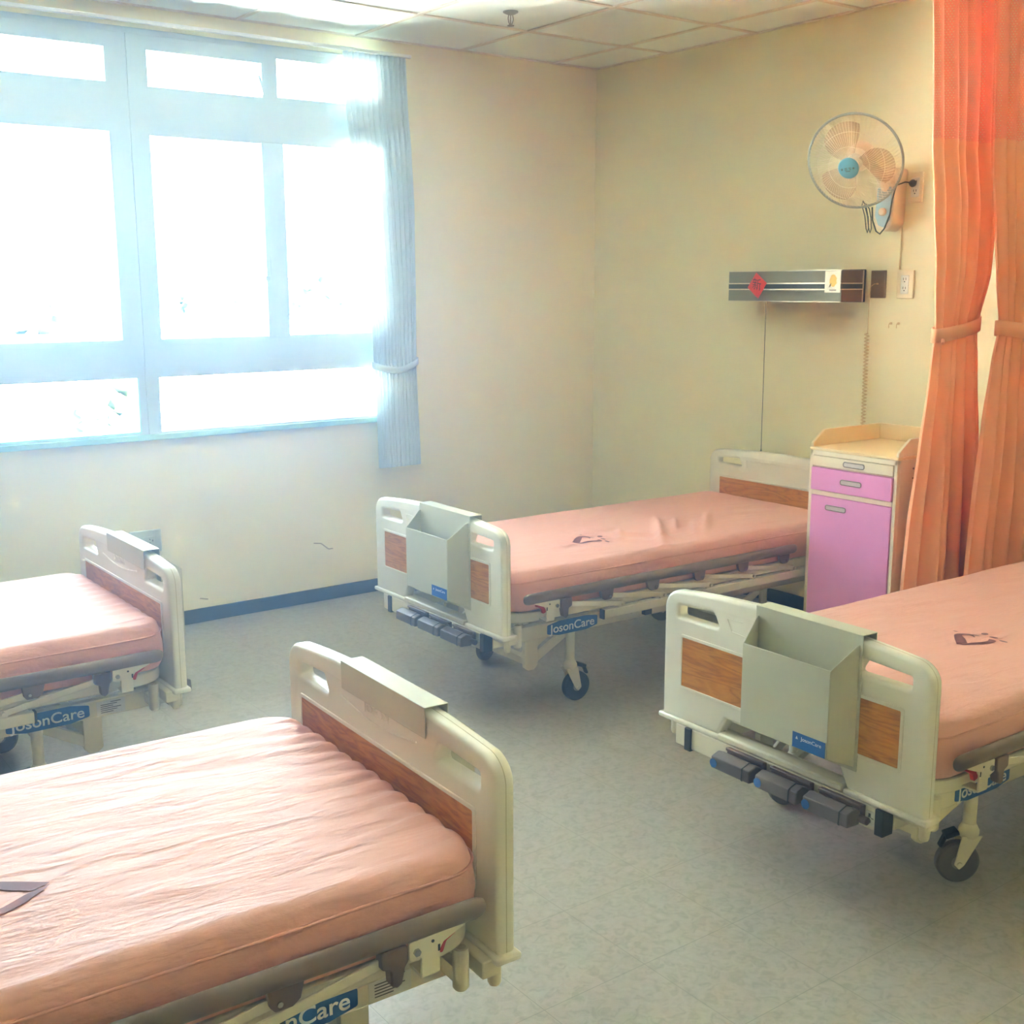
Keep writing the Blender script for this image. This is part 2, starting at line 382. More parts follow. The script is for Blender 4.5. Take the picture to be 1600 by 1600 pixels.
struct(MB().bx(-0.012, 0, YN, -0.012, 0, 0.0672).build('baseboard_right', M_base, smooth=0, bevel=0.003))
struct(MB().bx(XL, XL+0.012, YN, -0.012, 0, 0.0672).build('baseboard_left', M_base, smooth=0))

# windows: two aluminium units that meet at the wide post
def window(name, x0, x1, bars, low_left):
    """bars: list of panes per row (xa, xb, za, zb)"""
    panes = bars
    y0, y1 = -0.012, 0.075
    # frame = full rectangle with pane holes, built as a plate
    loops = [[(x0, WZ0), (x1, WZ0), (x1, WZ1), (x0, WZ1)]]
    for (a, b, c, d) in panes: loops.append([(a, c), (a, d), (b, d), (b, c)])
    o = plate(name, loops, y1-y0, 0.004, M_frame, None, lambda a, b, c: Vector((a, (y0+y1)/2+c, b)))
    struct(o)
    for (a, b, c, d) in panes:
        MB().bx(a-0.004, b+0.004, 0.028, 0.033, c-0.004, d+0.004).build('pane', M_glass, o, smooth=0)
    return o
XM = -2.650
w1 = window('window_1', WX0, XM, [(-3.85, -3.40, 2.432, 2.572), (-3.31, -2.745, 2.432, 2.572), (-3.85, -3.40, 1.342, 2.228), (-3.31, -2.742, 1.342, 2.228), (-3.85, -2.692, 0.925, 1.172)], 0)
w2 = window('window_2', XM, WX1, [(-2.560, -2.026, 2.428, 2.576), (-1.949, -1.44, 2.436, 2.604), (-2.565, -2.031, 1.342, 2.222), (-1.949, -1.44, 1.344, 2.226), (-2.588, -1.44, 0.925, 1.171)], 0)
# sash bars, handles and the sill lip
MB().bx(-2.045, -1.935, -0.022, -0.012, 1.335, 2.23).build('sash_stile', M_frame, w2, bevel=0.003)
MB().bx(-2.056, -2.036, -0.034, -0.012, 1.60, 1.70).bx(-2.058, -2.034, -0.05, -0.034, 1.62, 1.72).build('sash_handle', M_frame, w2, bevel=0.004)
MB().bar((-2.02, -0.02, 2.44), (-2.045, -0.02, 2.52), 0.008, 0.012).build('stay_arm', M_frame, w2)
struct(MB().bx(WX0, WX1, -0.03, 0.0, 0.892, 0.918).build('trim_1', M_sill, bevel=0.003))
MB().bx(-2.69, -2.683, -0.016, -0.012, 0.925, 1.172).bx(-3.85, -2.69, -0.016, -0.012, 0.925, 0.932).build('bead', M_sill, w1, smooth=0)
struct(MB().bx(WX0, WX1, -0.012, 0.0, 2.636, 2.662).build('trim_2', M_frame, bevel=0.003))

# scattering volume added to imitate lens glare around the bright window
M_glare = bpy.data.materials.new('glare_veil'); M_glare.use_nodes = True
_nt = M_glare.node_tree; _nt.nodes.remove(_nt.nodes['Principled BSDF'])
_v = _nt.nodes.new('ShaderNodeVolumeScatter'); _v.inputs['Color'].default_value = (0.38, 0.67, 1, 1); _v.inputs['Density'].default_value = 0.064; _v.inputs['Anisotropy'].default_value = 0.72
_nt.links.new(_v.outputs[0], _nt.nodes['Material Output'].inputs['Volume'])
hz_ = MB().bx(XL-0.05, 0.05, YN-0.05, 0.02, -0.05, H+0.05).build('lens_glare', M_glare, smooth=0)
tag(hz_, 'added thin veil imitating lens glare around the bright window', 'lens_glare', kind='stuff')

# ------------------------------------------------------------------ outside
GZ = -4.0
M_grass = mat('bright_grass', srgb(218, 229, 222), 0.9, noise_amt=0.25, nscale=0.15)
M_road = mat('pale_concrete', srgb(214, 210, 200), 0.9)
M_house = mat('pale_far_house', srgb(66, 70, 74), 0.9); M_roof = mat('grey_roof', srgb(52, 56, 62), 0.9)
M_leaf = mat('green_leaves', srgb(44, 60, 32), 0.9, noise_amt=0.3, nscale=3)
M_trunk = mat('grey_trunk', srgb(54, 50, 46), 0.9)
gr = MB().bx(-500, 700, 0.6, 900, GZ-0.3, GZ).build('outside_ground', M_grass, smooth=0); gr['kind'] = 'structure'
rd = MB().bx(-500, 700, 30, 47, GZ, GZ+0.03).build('outside_road', M_road, smooth=0); rd['kind'] = 'structure'
def foot(px, D):   # the point at distance D along +y seen in the picture at column px (for placing the far scenery)
    q = CAMROT @ Vector(((px-800)/1834.45, (800-410)/1834.45, -1)); k = D/q.y
    return CAM.x+q.x*k, CAM.y+q.y*k
hz = [(30, 260, 26, 7), (120, 320, 20, 7), (275, 250, 22, 8), (335, 340, 18, 8), (395, 290, 20, 8), (455, 230, 20, 7)]
hl = ['low pale house far across the field, leftmost in the windows', 'pale house far off seen left of the thin utility pole', 'far pale house just right of the wide window post',
      'small far house between two others in the middle pane', 'far house just left of the narrow window bar', 'far house seen through the pane beside the curtain']
for (px, D, wd, ht), lb in zip(hz, hl):
    x, y = foot(px, D); r = empty('house', (x, y, GZ)); tag(r, lb, 'house', 'houses beyond the field')
    MB().bx(-wd/2, wd/2, -5, 5, 0, ht*0.7).build('wall', M_house, r, smooth=0)
    MB().prism([(-wd/2-0.5, ht*0.7), (wd/2+0.5, ht*0.7), (wd/2-3, ht), (-wd/2+3, ht)], -5.5, 5.5).build('roof', M_roof, r, smooth=0)
def blob(mb, c, r, sq=1.0, seed=0):
    vs = []; n, m_ = 9, 7
    for i in range(m_+1):
        ph = math.pi*i/m_
        for k in range(n):
            th = 2*math.pi*k/n; d = Vector((math.sin(ph)*math.cos(th), math.sin(ph)*math.sin(th), math.cos(ph)))
            q = r*(0.8+0.5*noise.noise(d*2.3+Vector((seed, seed*1.7, 0)))); vs.append(Vector(c)+Vector((d.x*q, d.y*q, d.z*q*sq)))
    mb.add(vs, [(i*n+k, i*n+(k+1) % n, (i+1)*n+(k+1) % n, (i+1)*n+k) for i in range(m_) for k in range(n)])
def tree(px, D, ht, rad, label, name='tree'):
    x, y = foot(px, D); r = empty(name, (x, y, GZ)); tag(r, label, name, name+'s outside the window')
    MB().tube([(0, 0, 0), (0.1, 0, ht*0.5), (0, 0.1, ht*0.75)], [rad*0.12, rad*0.09, rad*0.05], 8).build('trunk', M_trunk, r)
    mb = MB(); rnd = random.Random(px)
    for i in range(16): blob(mb, (rnd.uniform(-1, 1)*rad*0.7, rnd.uniform(-1, 1)*rad*0.7, ht*(0.45+0.5*rnd.random())), rad*rnd.uniform(0.3, 0.5), 0.8, i)
    mb.build('crown', M_leaf, r, smooth=60)
tree(505, 120, 7.5, 3.4, 'spreading tree across the field seen beside the pale curtain')
tree(470, 150, 5.0, 3.0, 'lower tree left of the spreading one, past the narrow window bar')
tree(300, 150, 5.0, 4.5, 'round dark tree in front of the far houses, middle pane')
tree(345, 160, 4.5, 4.0, 'second round tree right of the first in the middle pane')
tree(60, 150, 4.6, 6.0, 'wide low tree clump before the houses in the left pane')
tree(185, 42, 3.0, 1.6, 'bright green shrub seen low through the bottom left pane', 'shrub')
tree(135, 38, 2.2, 1.2, 'small shrub left of the bright one in the bottom left pane', 'shrub')
x, y = foot(150, 78); r = tag(empty('utility_pole', (x, y, GZ)), 'thin utility pole standing in the field in the left pane', 'pole')
MB().tube([(0, 0, 0), (0, 0, 8.2)], [0.16, 0.1], 8).build('mast', M_trunk, r); MB().bx(-0.8, 0.8, -0.06, 0.06, 7.4, 7.55).build('crossarm', M_trunk, r)
r = tag(empty('garden_fence', (0, 52, GZ)), 'low pale fence with posts along the far side of the road', 'fence')
fx0, _ = foot(250, 57); fx1, _ = foot(600, 57)
for i in range(14): xx = fx0+(fx1-fx0)*i/13; MB().bx(xx-0.15, xx+0.15, -0.15, 0.15, 0, 1.1).build('post', M_roof, r, smooth=0)
MB().bx(fx0, fx1, -0.05, 0.05, 0.35, 0.75).build('rail', M_house, r, smooth=0)

# ------------------------------------------------------------------ hospital beds
HW = 0.445
def board_outline(top_edge, top_mid, notch, low=0.362):
    pts = [(-HW, low)]
    if notch: pts += [(-0.222, low), (-0.194, 0.417), (0.194, 0.417), (0.222, low)]
    pts += [(HW, low)]
    right = [(HW, top_edge-0.055)]
    c = (HW-0.06, top_edge-0.055)
    for k in range(1, 9):
        a = R(90*k/8); right.append((c[0]+0.06*math.cos(a), c[1]+0.055*math.sin(a)))
    for k in range(1, 12):
        x = c[0]*(1-k/12); right.append((x, top_edge+(top_mid-top_edge)*(1-(x/c[0])**2)))
    left = [(-p[0], p[1]) for p in reversed(right)]
    return pts+right+[(0, top_mid)]+left
def grip(sg, zb, zt):
    q = rounded([(sg*0.388, zb), (sg*0.388, zt-0.003), (sg*0.250, zt+0.004), (sg*0.229, zb)], 0.007, 3)
    return q
def ringloop(a0, a1, z0, z1, rr=0.008): return rounded([(a0, z0), (a1, z0), (a1, z1), (a0, z1)], rr, 4)

FOLDS = ((0.79, -0.155, 0.79, 0.022, 0.085, 0.020), (0.985, -0.175, 0.82, 0.027, 0.17, 0.034), (1.126, -0.123, 0.91, 0.020, 0.09, 0.017), (1.13, -0.235, 0.90, 0.020, 0.10, 0.022), (1.25, -0.18, 1.05, 0.026, 0.14, 0.028), (0.90, -0.26, -0.5, 0.014, 0.08, 0.010), (0.88, -0.20, -0.5, 0.014, 0.07, 0.009))   # (u, y, slant, width, length, height) of the rucks
def mattress_height(u, y, bid):
    z = 0.578
    # foot-end gathers
    t = max(0, 1-(u-0.045)/0.22)
    z += 0.006*t*t*math.sin(y*95+2.5*noise.noise(Vector((u*6, y*4, bid))))*max(0, 1-(abs(y)/0.43)**4)
    z += 0.0035*noise.noise(Vector((u*2.2, y*9+u*2, bid*3.1)))+0.0018*noise.noise(Vector((u*7, y*22+u*5, bid*5.7)))
    if bid == 1:
        for (uc, yc, sl, wd, ln, am) in FOLDS:
            z += am*math.exp(-(((u-uc)-(y-yc)*sl)/wd)**2-((y-yc)/ln)**2)
        z += 0.009*math.exp(-((u-0.60)/0.3)**2-((y+0.16)/0.16)**2)*noise.noise(Vector((u*18, y*14, 2.2)))
    return z
def mattress(parent, bid, dz):
    u0, u1, hy = 0.047, 1.886, 0.432; zb, Rc, r = 0.435, 0.085, 0.04
    cu, hx = (u0+u1)/2, (u1-u0)/2
    def axis(h, n):
        e = [-h+Rc*k/10 for k in range(10)]; m_ = [(-h+Rc)+(2*h-2*Rc)*k/n for k in range(n+1)]
        return e+m_+[-v for v in reversed(e)]
    X, Y = axis(hx, 190), axis(hy, 70)
    def warp(x, y):
        qx = max(-(hx-Rc), min(hx-Rc, x)); qy = max(-(hy-Rc), min(hy-Rc, y)); v = Vector((x-qx, y-qy))
        mx = max(abs(v.x), abs(v.y)); L = v.length
        if L > 1e-9 and mx > 1e-9: v *= mx/L
        return qx+v.x, qy+v.y, Rc-mx
    rows = []
    for x in X:
        row = []
        for y in Y:
            wx, wy, m_ = warp(x, y); z = mattress_height(cu+wx, wy, bid)
            if m_ < r: z -= (r-math.sqrt(max(0, r*r-(r-m_)**2)))
            elif m_ < Rc: pass
            row.append(Vector((cu+wx, wy, z+dz)))
        rows.append(row)
    mb = MB(); mb.grid(rows)
    # side skirt round the perimeter
    loop = [rows[0][j] for j in range(len(Y))]+[rows[i][-1] for i in range(1, len(X))]+[rows[-1][j] for j in range(len(Y)-2, -1, -1)]+[rows[i][0] for i in range(len(X)-2, 0, -1)]
    K = 7; rings = []
    for k in range(K+1):
        q = k/K; ring = []
        for p in loop:
            z = p.z+(zb+dz-p.z)*q; n_ = Vector((p.x-cu, p.y, 0)); n_ = Vector((max(-1, min(1, (n_.x)/hx))**9, max(-1, min(1, n_.y/hy))**9, 0))
            bul = 0.004*math.sin(math.pi*q)+0.003*noise.noise(Vector((p.x*7, p.y*9, q*2.5+bid)))*math.sin(math.pi*q)-0.022*max(0, q-0.75)**2*16*0.3
            ring.append(Vector((p.x+n_.x*bul, p.y+n_.y*bul, z)))
        rings.append(ring+[ring[0]])
    mb.grid(rings)
    me = mb.mesh('mattress'); bm = bmesh.new(); bm.from_mesh(me); bmesh.ops.remove_doubles(bm, verts=bm.verts, dist=1e-4); bmesh.ops.recalc_face_normals(bm, faces=bm.faces)
    bm.normal_update()
    if sum(f.normal.z for f in bm.faces) < 0: bmesh.ops.reverse_faces(bm, faces=bm.faces)
    bm.to_mesh(me); bm.free()
    return link('mattress', me, M_sheet, parent, smooth=80)
LOGO_A = [[(0.733, 0.011), (0.749, 0.009), (0.767, 0.018), (0.781, 0.030), (0.775, 0.045), (0.760, 0.064)], [(0.668, 0.069), (0.694, 0.074), (0.75, 0.026), (0.763, 0.034), (0.766, 0.047), (0.760, 0.064)]]
def logo(parent, bid, dz, u, s, rot, sgn):
    """printed emblem draped just above the sheet; (u, s) is where its tip lies"""
    mb = MB(); tip = (0.662, 0.073)
    def P(a, b):
        x, y = a-tip[0], b-tip[1]; c, d = math.cos(rot), math.sin(rot); x, y = x*c-y*d, x*d+y*c
        U, Y = u+x, sgn*(s+y)
        return Vector((U, Y, mattress_height(U, Y, bid)+dz+0.0016))
    def band(o, i):
        def samp(pl, n):
            out = []
            for k in range(n+1):
                t = k/n*(len(pl)-1); j = min(int(t), len(pl)-2); f = t-j
                out.append((pl[j][0]*(1-f)+pl[j+1][0]*f, pl[j][1]*(1-f)+pl[j+1][1]*f))
            return out
        A, B = samp(o, 20), samp(i, 20)
        mb.grid([[P(a[0]*(1-q)+b[0]*q, a[1]*(1-q)+b[1]*q) for a, b in zip(A, B)] for q in (0, 0.25, 0.5, 0.75, 1)])
    band([(0.660, 0.070), (0.697, 0.038), (0.733, 0.011), (0.750, 0.008), (0.768, 0.018), (0.780, 0.032), (0.778, 0.046), (0.760, 0.064)],
         [(0.692, 0.083), (0.722, 0.056), (0.745, 0.030), (0.752, 0.026), (0.762, 0.033), (0.766, 0.040), (0.765, 0.048), (0.758, 0.060)])
    band([(0.661, 0.076), (0.673, 0.087), (0.715, 0.115), (0.748, 0.125), (0.774, 0.123), (0.779, 0.111), (0.776, 0.099)],
         [(0.690, 0.084), (0.704, 0.088), (0.726, 0.098), (0.745, 0.105), (0.757, 0.106), (0.765, 0.103), (0.772, 0.099)])
    def ell(cx, cy, a, b):
        band([(cx-a, cy), (cx-a*0.7, cy-b*0.7), (cx, cy-b), (cx+a*0.7, cy-b*0.7), (cx+a, cy)], [(cx-a, cy), (cx-a*0.7, cy+b*0.7), (cx, cy+b), (cx+a*0.7, cy+b*0.7), (cx+a, cy)])
    ell(0.815, 0.059, 0.012, 0.010); ell(0.800, 0.097, 0.008, 0.014); ell(0.788, 0.136, 0.006, 0.014); ell(0.781, 0.052, 0.003, 0.012); ell(0.769, -0.008, 0.004, 0.008)
    mb.build('printed_emblem', M_logo, parent, smooth=80)

def wheel_caster(root, u, y, swivel, brake):
    """swivel: world-free heading (bed space) in degrees towards which the wheel trails"""
    c = MB()
    c.lathe([(0.010, 0.128), (0.024, 0.130), (0.027, 0.140), (0.027, 0.150), (0.023, 0.158), (0.018, 0.168)], 20, Matrix.Translation((u, y, 0)))
    d = Vector((math.cos(R(swivel)), math.sin(R(swivel)), 0)); a = Vector((-d.y, d.x, 0)); ax = Vector((u, y, 0))+d*0.026
    for s in (-1, 1):
        o = a*s*0.018
        prof = [(-0.030, 0.138), (0.024, 0.138), (0.040, 0.056), (0.026, 0.042), (0.012, 0.056)]
        pp = [Vector((u, y, 0))+d*p[0]+o+Vector((0, 0, p[1])) for p in prof]; qq = [p+a*s*0.004 for p in pp]; n = len(pp)
        c.add(pp+qq, [tuple(range(n)), tuple(range(2*n-1, n-1, -1))]+[(i, (i+1) % n, n+(i+1) % n, n+i) for i in range(n)])
    c.cyl(ax+Vector((0, 0, 0.057))-a*0.026, ax+Vector((0, 0, 0.057))+a*0.026, 0.007, 10)
    co = c.build('caster', M_metal, root, bevel=0.0015)
    rotm = Matrix((d, Vector((0, 0, 1)), a)).transposed().to_4x4(); mt = Matrix.Translation(ax+Vector((0, 0, 0.058))) @ rotm
    MB().lathe([(0.036, -0.013), (0.052, -0.013), (0.0575, -0.009), (0.058, 0), (0.0575, 0.009), (0.052, 0.013), (0.036, 0.013)], 32, mt).build('tyre', M_tyre if not brake else M_dark, co)
    MB().lathe([(0.010, -0.014), (0.036, -0.011), (0.038, 0), (0.036, 0.011), (0.010, 0.014)], 28, mt).build('hub', M_wheel, co)
    b = MB(); p = Vector((u, y, 0))+d*0.03
    b.bar(p+Vector((0, 0, 0.145)), p+d*0.035+Vector((0, 0, 0.132)), 0.034, 0.014).bar(p+d*0.03+Vector((0, 0, 0.135)), p+d*0.045+Vector((0, 0, 0.10)), 0.02, 0.010)
    b.build('brake_pedal', M_dark, co, bevel=0.003)
    return co

def bed(bid, x, y, rot, dz, near, label, casters, stickers=False, emblem=(0.66, 0.07, 0.0)):
    """near = -1 / +1: which local side (Y) faces the photographer"""
    root = empty('hospital_bed', (x, y, 0), rot); tag(root, label, 'bed', 'hospital beds in the ward')
    Z = dz
    fY = lambda U0: (lambda a, b, c: Vector((U0+c, a, b+Z)))
    # ---- footboard
    t = 0.042
    fb = plate('footboard', [board_outline(0.742, 0.762, True), grip(1, 0.668, 0.703), grip(-1, 0.668, 0.703)], t, 0.011, M_plastic, root, fY(t/2))
    def ridge(parent, U, a, z0, z1, s):   # raised plastic moulding round a wood panel
        plate('panel_moulding', [ringloop(-a-0.009, a+0.009, z0-0.009, z1+0.009, 0.01), ringloop(-a, a, z0, z1, 0.003)], 0.005, 0.0016, M_plastic, parent, fY(U))
        MB().bx(U-0.0012 if s < 0 else U-0.0006, U+0.0006 if s < 0 else U+0.0012, -a-0.002, a+0.002, z0+Z-0.002, z1+Z+0.002).build('wood_panel', M_wood, parent, smooth=0)
    ridge(fb, -0.0006, 0.3665, 0.468, 0.6105, -1); ridge(fb, t+0.0006, 0.3685, 0.473, 0.6195, 1)
    for s in (-1, 1):
        MB().bx(-0.006, t+0.008, s*0.214, s*0.4575, 0.350+Z, 0.366+Z).build('bottom_lip', M_plastic, fb, bevel=0.006, seg=3)
    o = board_outline(0.742, 0.762, False)
    plate('seam', [offset(o, 0.0004), offset(o, -0.012)], 0.0016, 0.0004, M_seam, fb, fY(t/2))
    # moulded arcs and raised lettering on the inner face, moulded corner marks outside
    arc = [(-0.165+0.33*k/14, 0.684-0.017*math.sin(math.pi*k/14)) for k in range(15)]
    MB().tube([(t+0.0006, p[0], p[1]+Z) for p in arc], 0.0022, 6).build('moulded_arc', M_plastic, fb)
    sg = 1 if near > 0 else 1
    text_mesh('raised_lettering', 'JOSON', 0.026, M_plastic, fb, lambda a, b, c: Vector((t+0.0003+c, a+0.0, b+0.692+Z)), depth=0.0012, width=0.11)
    for s in (-1, 1):
        MB().tube([(-0.0004, s*0.14, 0.706+Z), (-0.0004, s*0.197, 0.705+Z), (-0.0004, s*0.178, 0.672+Z), (-0.0004, s*0.13, 0.668+Z)], 0.0018, 6).build('moulded_mark', M_plastic, fb)
    # ---- headboard
    hb = plate('headboard', [board_outline(0.782, 0.798, False), grip(1, 0.716, 0.747), grip(-1, 0.716, 0.747)], t, 0.011, M_plastic, root, fY(1.897+t/2))
    ridge(hb, 1.8965, 0.3705, 0.490, 0.6485, -1); ridge(hb, 1.897+t+0.0005, 0.3705, 0.490, 0.6485, 1)
    MB().bx(1.889, 1.945, -0.4575, 0.4575, 0.350+Z, 0.366+Z).build('bottom_lip', M_plastic, hb, bevel=0.006, seg=3)
    MB().tube([(1.8966, -0.197, 0.672+Z+0.04), (1.8966, -0.197, 0.746+Z), (1.8966, 0.197, 0.746+Z), (1.8966, 0.197, 0.712+Z)], 0.0016, 6).build('moulded_mark', M_plastic, hb)
    # ---- mattress
    mt = mattress(root, bid, Z)
    wl = []; hx_, hy_, rc = 0.9195, 0.4325, 0.085
    for cx_, cy_, a0 in ((hx_-rc, hy_-rc, 0), (-hx_+rc, hy_-rc, 90), (-hx_+rc, -hy_+rc, 180), (hx_-rc, -hy_+rc, 270)):
        for k in range(9):
            a = R(a0+90*k/8); wl.append((0.9665+cx_+rc*math.cos(a), cy_+rc*math.sin(a), 0.541+Z))
    pts_ = []
    for p, q in zip(wl, wl[1:]+wl[:1]):
        n_ = max(1, int((Vector(q)-Vector(p)).length/0.08))
        for k in range(n_):
            c_ = Vector(p).lerp(Vector(q), k/n_); c_.z += 0.003*noise.noise(Vector((c_.x*3, c_.y*3, bid))); pts_.append(c_)
    MB().tube(pts_, 0.0028, 8, closed=True).build('welt', M_sheet, mt, smooth=80)
    logo(mt, bid, Z, emblem[0], emblem[1], emblem[2], near)
    # ---- platform and frame
    pl = rounded([(0.05, -0.425), (1.885, -0.425), (1.885, 0.425), (0.05, 0.425)], [0.12, 0.02, 0.02, 0.12], 8)
    MB().prism(pl, 0.390+Z, 0.428+Z, 'z').build('mattress_platform', M_metal, root, bevel=0.004)
    fr = MB()
    for s in (-1, 1):
        fr.bx(0.03, 1.90, s*0.312, s*0.345, 0.292+Z, 0.347+Z)
    for uu in (0.06, 0.33, 0.62, 1.0, 1.32, 1.6, 1.88): fr.bx(uu-0.015, uu+0.015, -0.315, 0.315, 0.30+Z, 0.34+Z)
    for uu in (0.2, 0.75, 1.25, 1.75):
        for s in (-1, 1): fr.bx(uu-0.014, uu+0.014, s*0.30-0.012, s*0.30+0.012, 0.34+Z, 0.392+Z)
    fr.bx(0.03, 0.07, -0.44, 0.44, 0.325+Z, 0.36+Z).bx(1.86, 1.90, -0.44, 0.44, 0.325+Z, 0.36+Z)
    frame = fr.build('frame', M_metal, root, bevel=0.003)
    # end box that carries the cranks
    eb = MB().bx(-0.004, 0.034, -0.335, 0.385, 0.287+Z, 0.352+Z).bx(-0.008, 0.036, -0.215, 0.215, 0.352+Z, 0.374+Z)
    ebo = eb.build('crank_housing', M_metal, root, bevel=0.006, seg=3)
    for yy in (-1, 1):
        MB().bx(-0.010, 0.030, yy*0.317, yy*0.342, 0.283+Z, 0.350+Z).build('end_cap', M_dark, ebo, bevel=0.002)
    for k, c in enumerate((0.100, -0.060, -0.220)):
        c = c*1.0 if near < 0 else -c
        MB().bx(-0.014, -0.003, c-0.066, c+0.070, 0.300+Z, 0.347+Z).bx(-0.020, -0.013, c-0.066, c+0.070, 0.340+Z, 0.349+Z).build('crank_plate', M_clip, ebo, bevel=0.002)
        ch = MB().prism(rounded([(-0.068, 0.300+Z), (-0.020, 0.298+Z), (-0.018, 0.334+Z), (-0.040, 0.343+Z), (-0.066, 0.334+Z)], 0.005, 3), c-0.062+near*0, c+0.078, 'y')
        # the prism helper reads (x, z) for axis y
        cro = ch.build('crank_handle', M_crank, root, bevel=0.003)
        MB().prism(rounded([(-0.0695, 0.299+Z), (-0.019, 0.297+Z), (-0.017, 0.335+Z), (-0.040, 0.3445+Z), (-0.0675, 0.335+Z)], 0.005, 3), c-near*(-0.028)-0.0012+(-0.008 if near < 0 else 0.008), c-near*(-0.028)+0.0012+(-0.008 if near < 0 else 0.008), 'y').build('fold_joint', M_dark, cro)
        MB().cyl((-0.02, c-0.05, 0.315+Z), (-0.02, c-0.085, 0.315+Z), 0.010, 12).build('joint_pin', M_clip, cro)
        if stickers:
            e = c-near*0.070 if near < 0 else c-0.07
            e = c+0.078 if near < 0 else c-0.078
            MB().lathe([(0.0005, 0), (0.0125, 0), (0.0125, 0.0015), (0.0005, 0.0015)], 20, Matrix.Translation((-0.0690, c+0.066, 0.317+Z)) @ Matrix.Rotation(R(-90), 4, 'Y')).build('blue_sticker', M_blue, cro)
    if stickers:
        ps = MB().bx(-0.0052, -0.0042, near*0.288, near*0.314, 0.300+Z, 0.336+Z).build('pictogram_sticker', M_paper, ebo, smooth=0)
        MB().bx(-0.0058, -0.0052, near*0.296, near*0.302, 0.322+Z, 0.330+Z).bx(-0.0058, -0.0052, near*0.294, near*0.304, 0.320+Z, 0.3215+Z).bx(-0.0058, -0.0052, near*0.296, near*0.303, 0.306+Z, 0.314+Z).bx(-0.0058, -0.0052, near*0.304, near*0.311, 0.318+Z, 0.3195+Z).build('pictogram', M_ink, ps, smooth=0)
    # ---- undercarriage: posts, braces, cross members
    for uu, side in ((0.42, 'foot'), (1.49, 'head')):
        un = MB()
        for s in (-1, 1):
            un.cyl((uu, s*0.300, 0.160), (uu, s*0.300, 0.300+Z), 0.0175, 18)
        lo = uu-0.17
        for s in (-1, 1):
            un.prism(rounded([(lo-0.030, 0.300+Z), (lo+0.028, 0.300+Z), (lo+0.028, 0.168), (lo+0.012, 0.152), (lo-0.014, 0.152), (lo-0.030, 0.166)], [0, 0, 0.004, 0.010, 0.010, 0.004], 3), s*0.262, s*0.282, 'y')
            un.bar((lo, s*0.268, 0.178), (uu-0.02, s*0.290, 0.275+Z), 0.012, 0.032)
        un.bx(lo-0.016, lo+0.016, -0.262, 0.262, 0.168, 0.196).bx(uu-0.02, uu+0.02, -0.30, 0.30, 0.262+Z, 0.292+Z)
        un.bar((uu, -0.20, 0.275+Z), (uu-0.16, -0.20, 0.18), 0.02, 0.02).bar((uu, 0.20, 0.275+Z), (uu-0.16, 0.20, 0.18), 0.02, 0.02)
        un.build('undercarriage', M_metal, root, bevel=0.002)
    MB().bx(0.55, 1.35, -0.03, 0.03, 0.262+Z, 0.292+Z).build('drive_rod', M_clip, root, bevel=0.004)
    k = 0
    for uu in (0.42, 1.49):
        for s in (near, -near):
            wheel_caster(root, uu, s*0.300, casters[k], k == 0 and bid == 1); k += 1
    # ---- both sides: label, guard rail, mounting bar, infusion-stand socket
    for s in (-1, 1):
        yl = s*0.3452
        body = rounded([(0.274, 0.302+Z), (0.330, 0.291+Z), (0.460, 0.291+Z), (0.515, 0.302+Z), (0.515, 0.338+Z), (0.460, 0.346+Z), (0.330, 0.346+Z), (0.274, 0.336+Z)], [0.006, 0.02, 0.02, 0.006]*2, 4)
        lab = MB().prism(body, yl, yl+s*0.0012, 'y').build('maker_label', M_blue, frame, smooth=0)
        dirn = 1 if s < 0 else -1      # reads left to right seen from its own side
        tx = text_mesh('lettering', 'JosonCare', 0.046, M_white, lab, lambda a, b, c: Vector((0.3945+dirn*a, yl+s*(0.0015+c), b+0.3175+Z)), depth=0.0003, width=0.215, bold=0.0006)
        tx.parent = frame
        ps = None if s < 0 else MB().bx(0.165, 0.252, yl, yl+s*0.0008, 0.296+Z, 0.340+Z).build('rating_plate', M_paper, frame, smooth=0)
        ln = MB()
        for k in range(6):
            zz = 0.334-0.006*k; ln.bx(0.240-(0.03 if k == 0 else 0), 0.240-0.062+(0.012*(k % 3)), yl+s*0.0008, yl+s*0.0011, zz+Z-0.0011, zz+Z+0.0011)
        if s > 0: ln.build('rating_print', M_ink, frame, smooth=0)
        # socket tube for an infusion stand
        pts = [(0.010, 0.378), (0.0155, 0.378), (0.0155, 0.306), (0.012, 0.300), (0.0, 0.298)]
        tb = MB(); mtx = Matrix.Translation((0.095, s*0.405, Z))
        tb.lathe([(0.0005, 0.304), (0.011, 0.300), (0.0155, 0.306), (0.0155, 0.384), (0.010, 0.384), (0.010, 0.350), (0.0005, 0.348)], 18, mtx)
        tb.bx(0.085, 0.105, s*0.345, s*0.392, 0.312+Z, 0.342+Z)
        tb.build('infusion_socket', M_metal, root)
        tb = MB(); tb.lathe([(0.0005, 0.300), (0.010, 0.299), (0.013, 0.305), (0.013, 0.350), (0.0005, 0.351)], 14, Matrix.Translation((0.035, s*0.425, Z))); tb.build('corner_peg', M_metal, root)
        # mounting bar
        mbx = MB().bx(0.458, 1.72, s*0.434, s*0.456, 0.356+Z, 0.390+Z)
        for uu in (0.62, 1.1, 1.6): mbx.bx(uu-0.012, uu+0.012, s*0.34, s*0.44, 0.345+Z, 0.37+Z)
        gm = mbx.build('rail_mount_bar', M_metal, root, bevel=0.003)
        MB().bx(0.452, 0.459, s*0.433, s*0.457, 0.355+Z, 0.391+Z).build('end_cap', M_dark, gm, bevel=0.001)
        MB().bx(0.665, 0.700, s*0.430, s*0.452, 0.334+Z, 0.357+Z).build('latch_block', M_dark, gm, bevel=0.002)
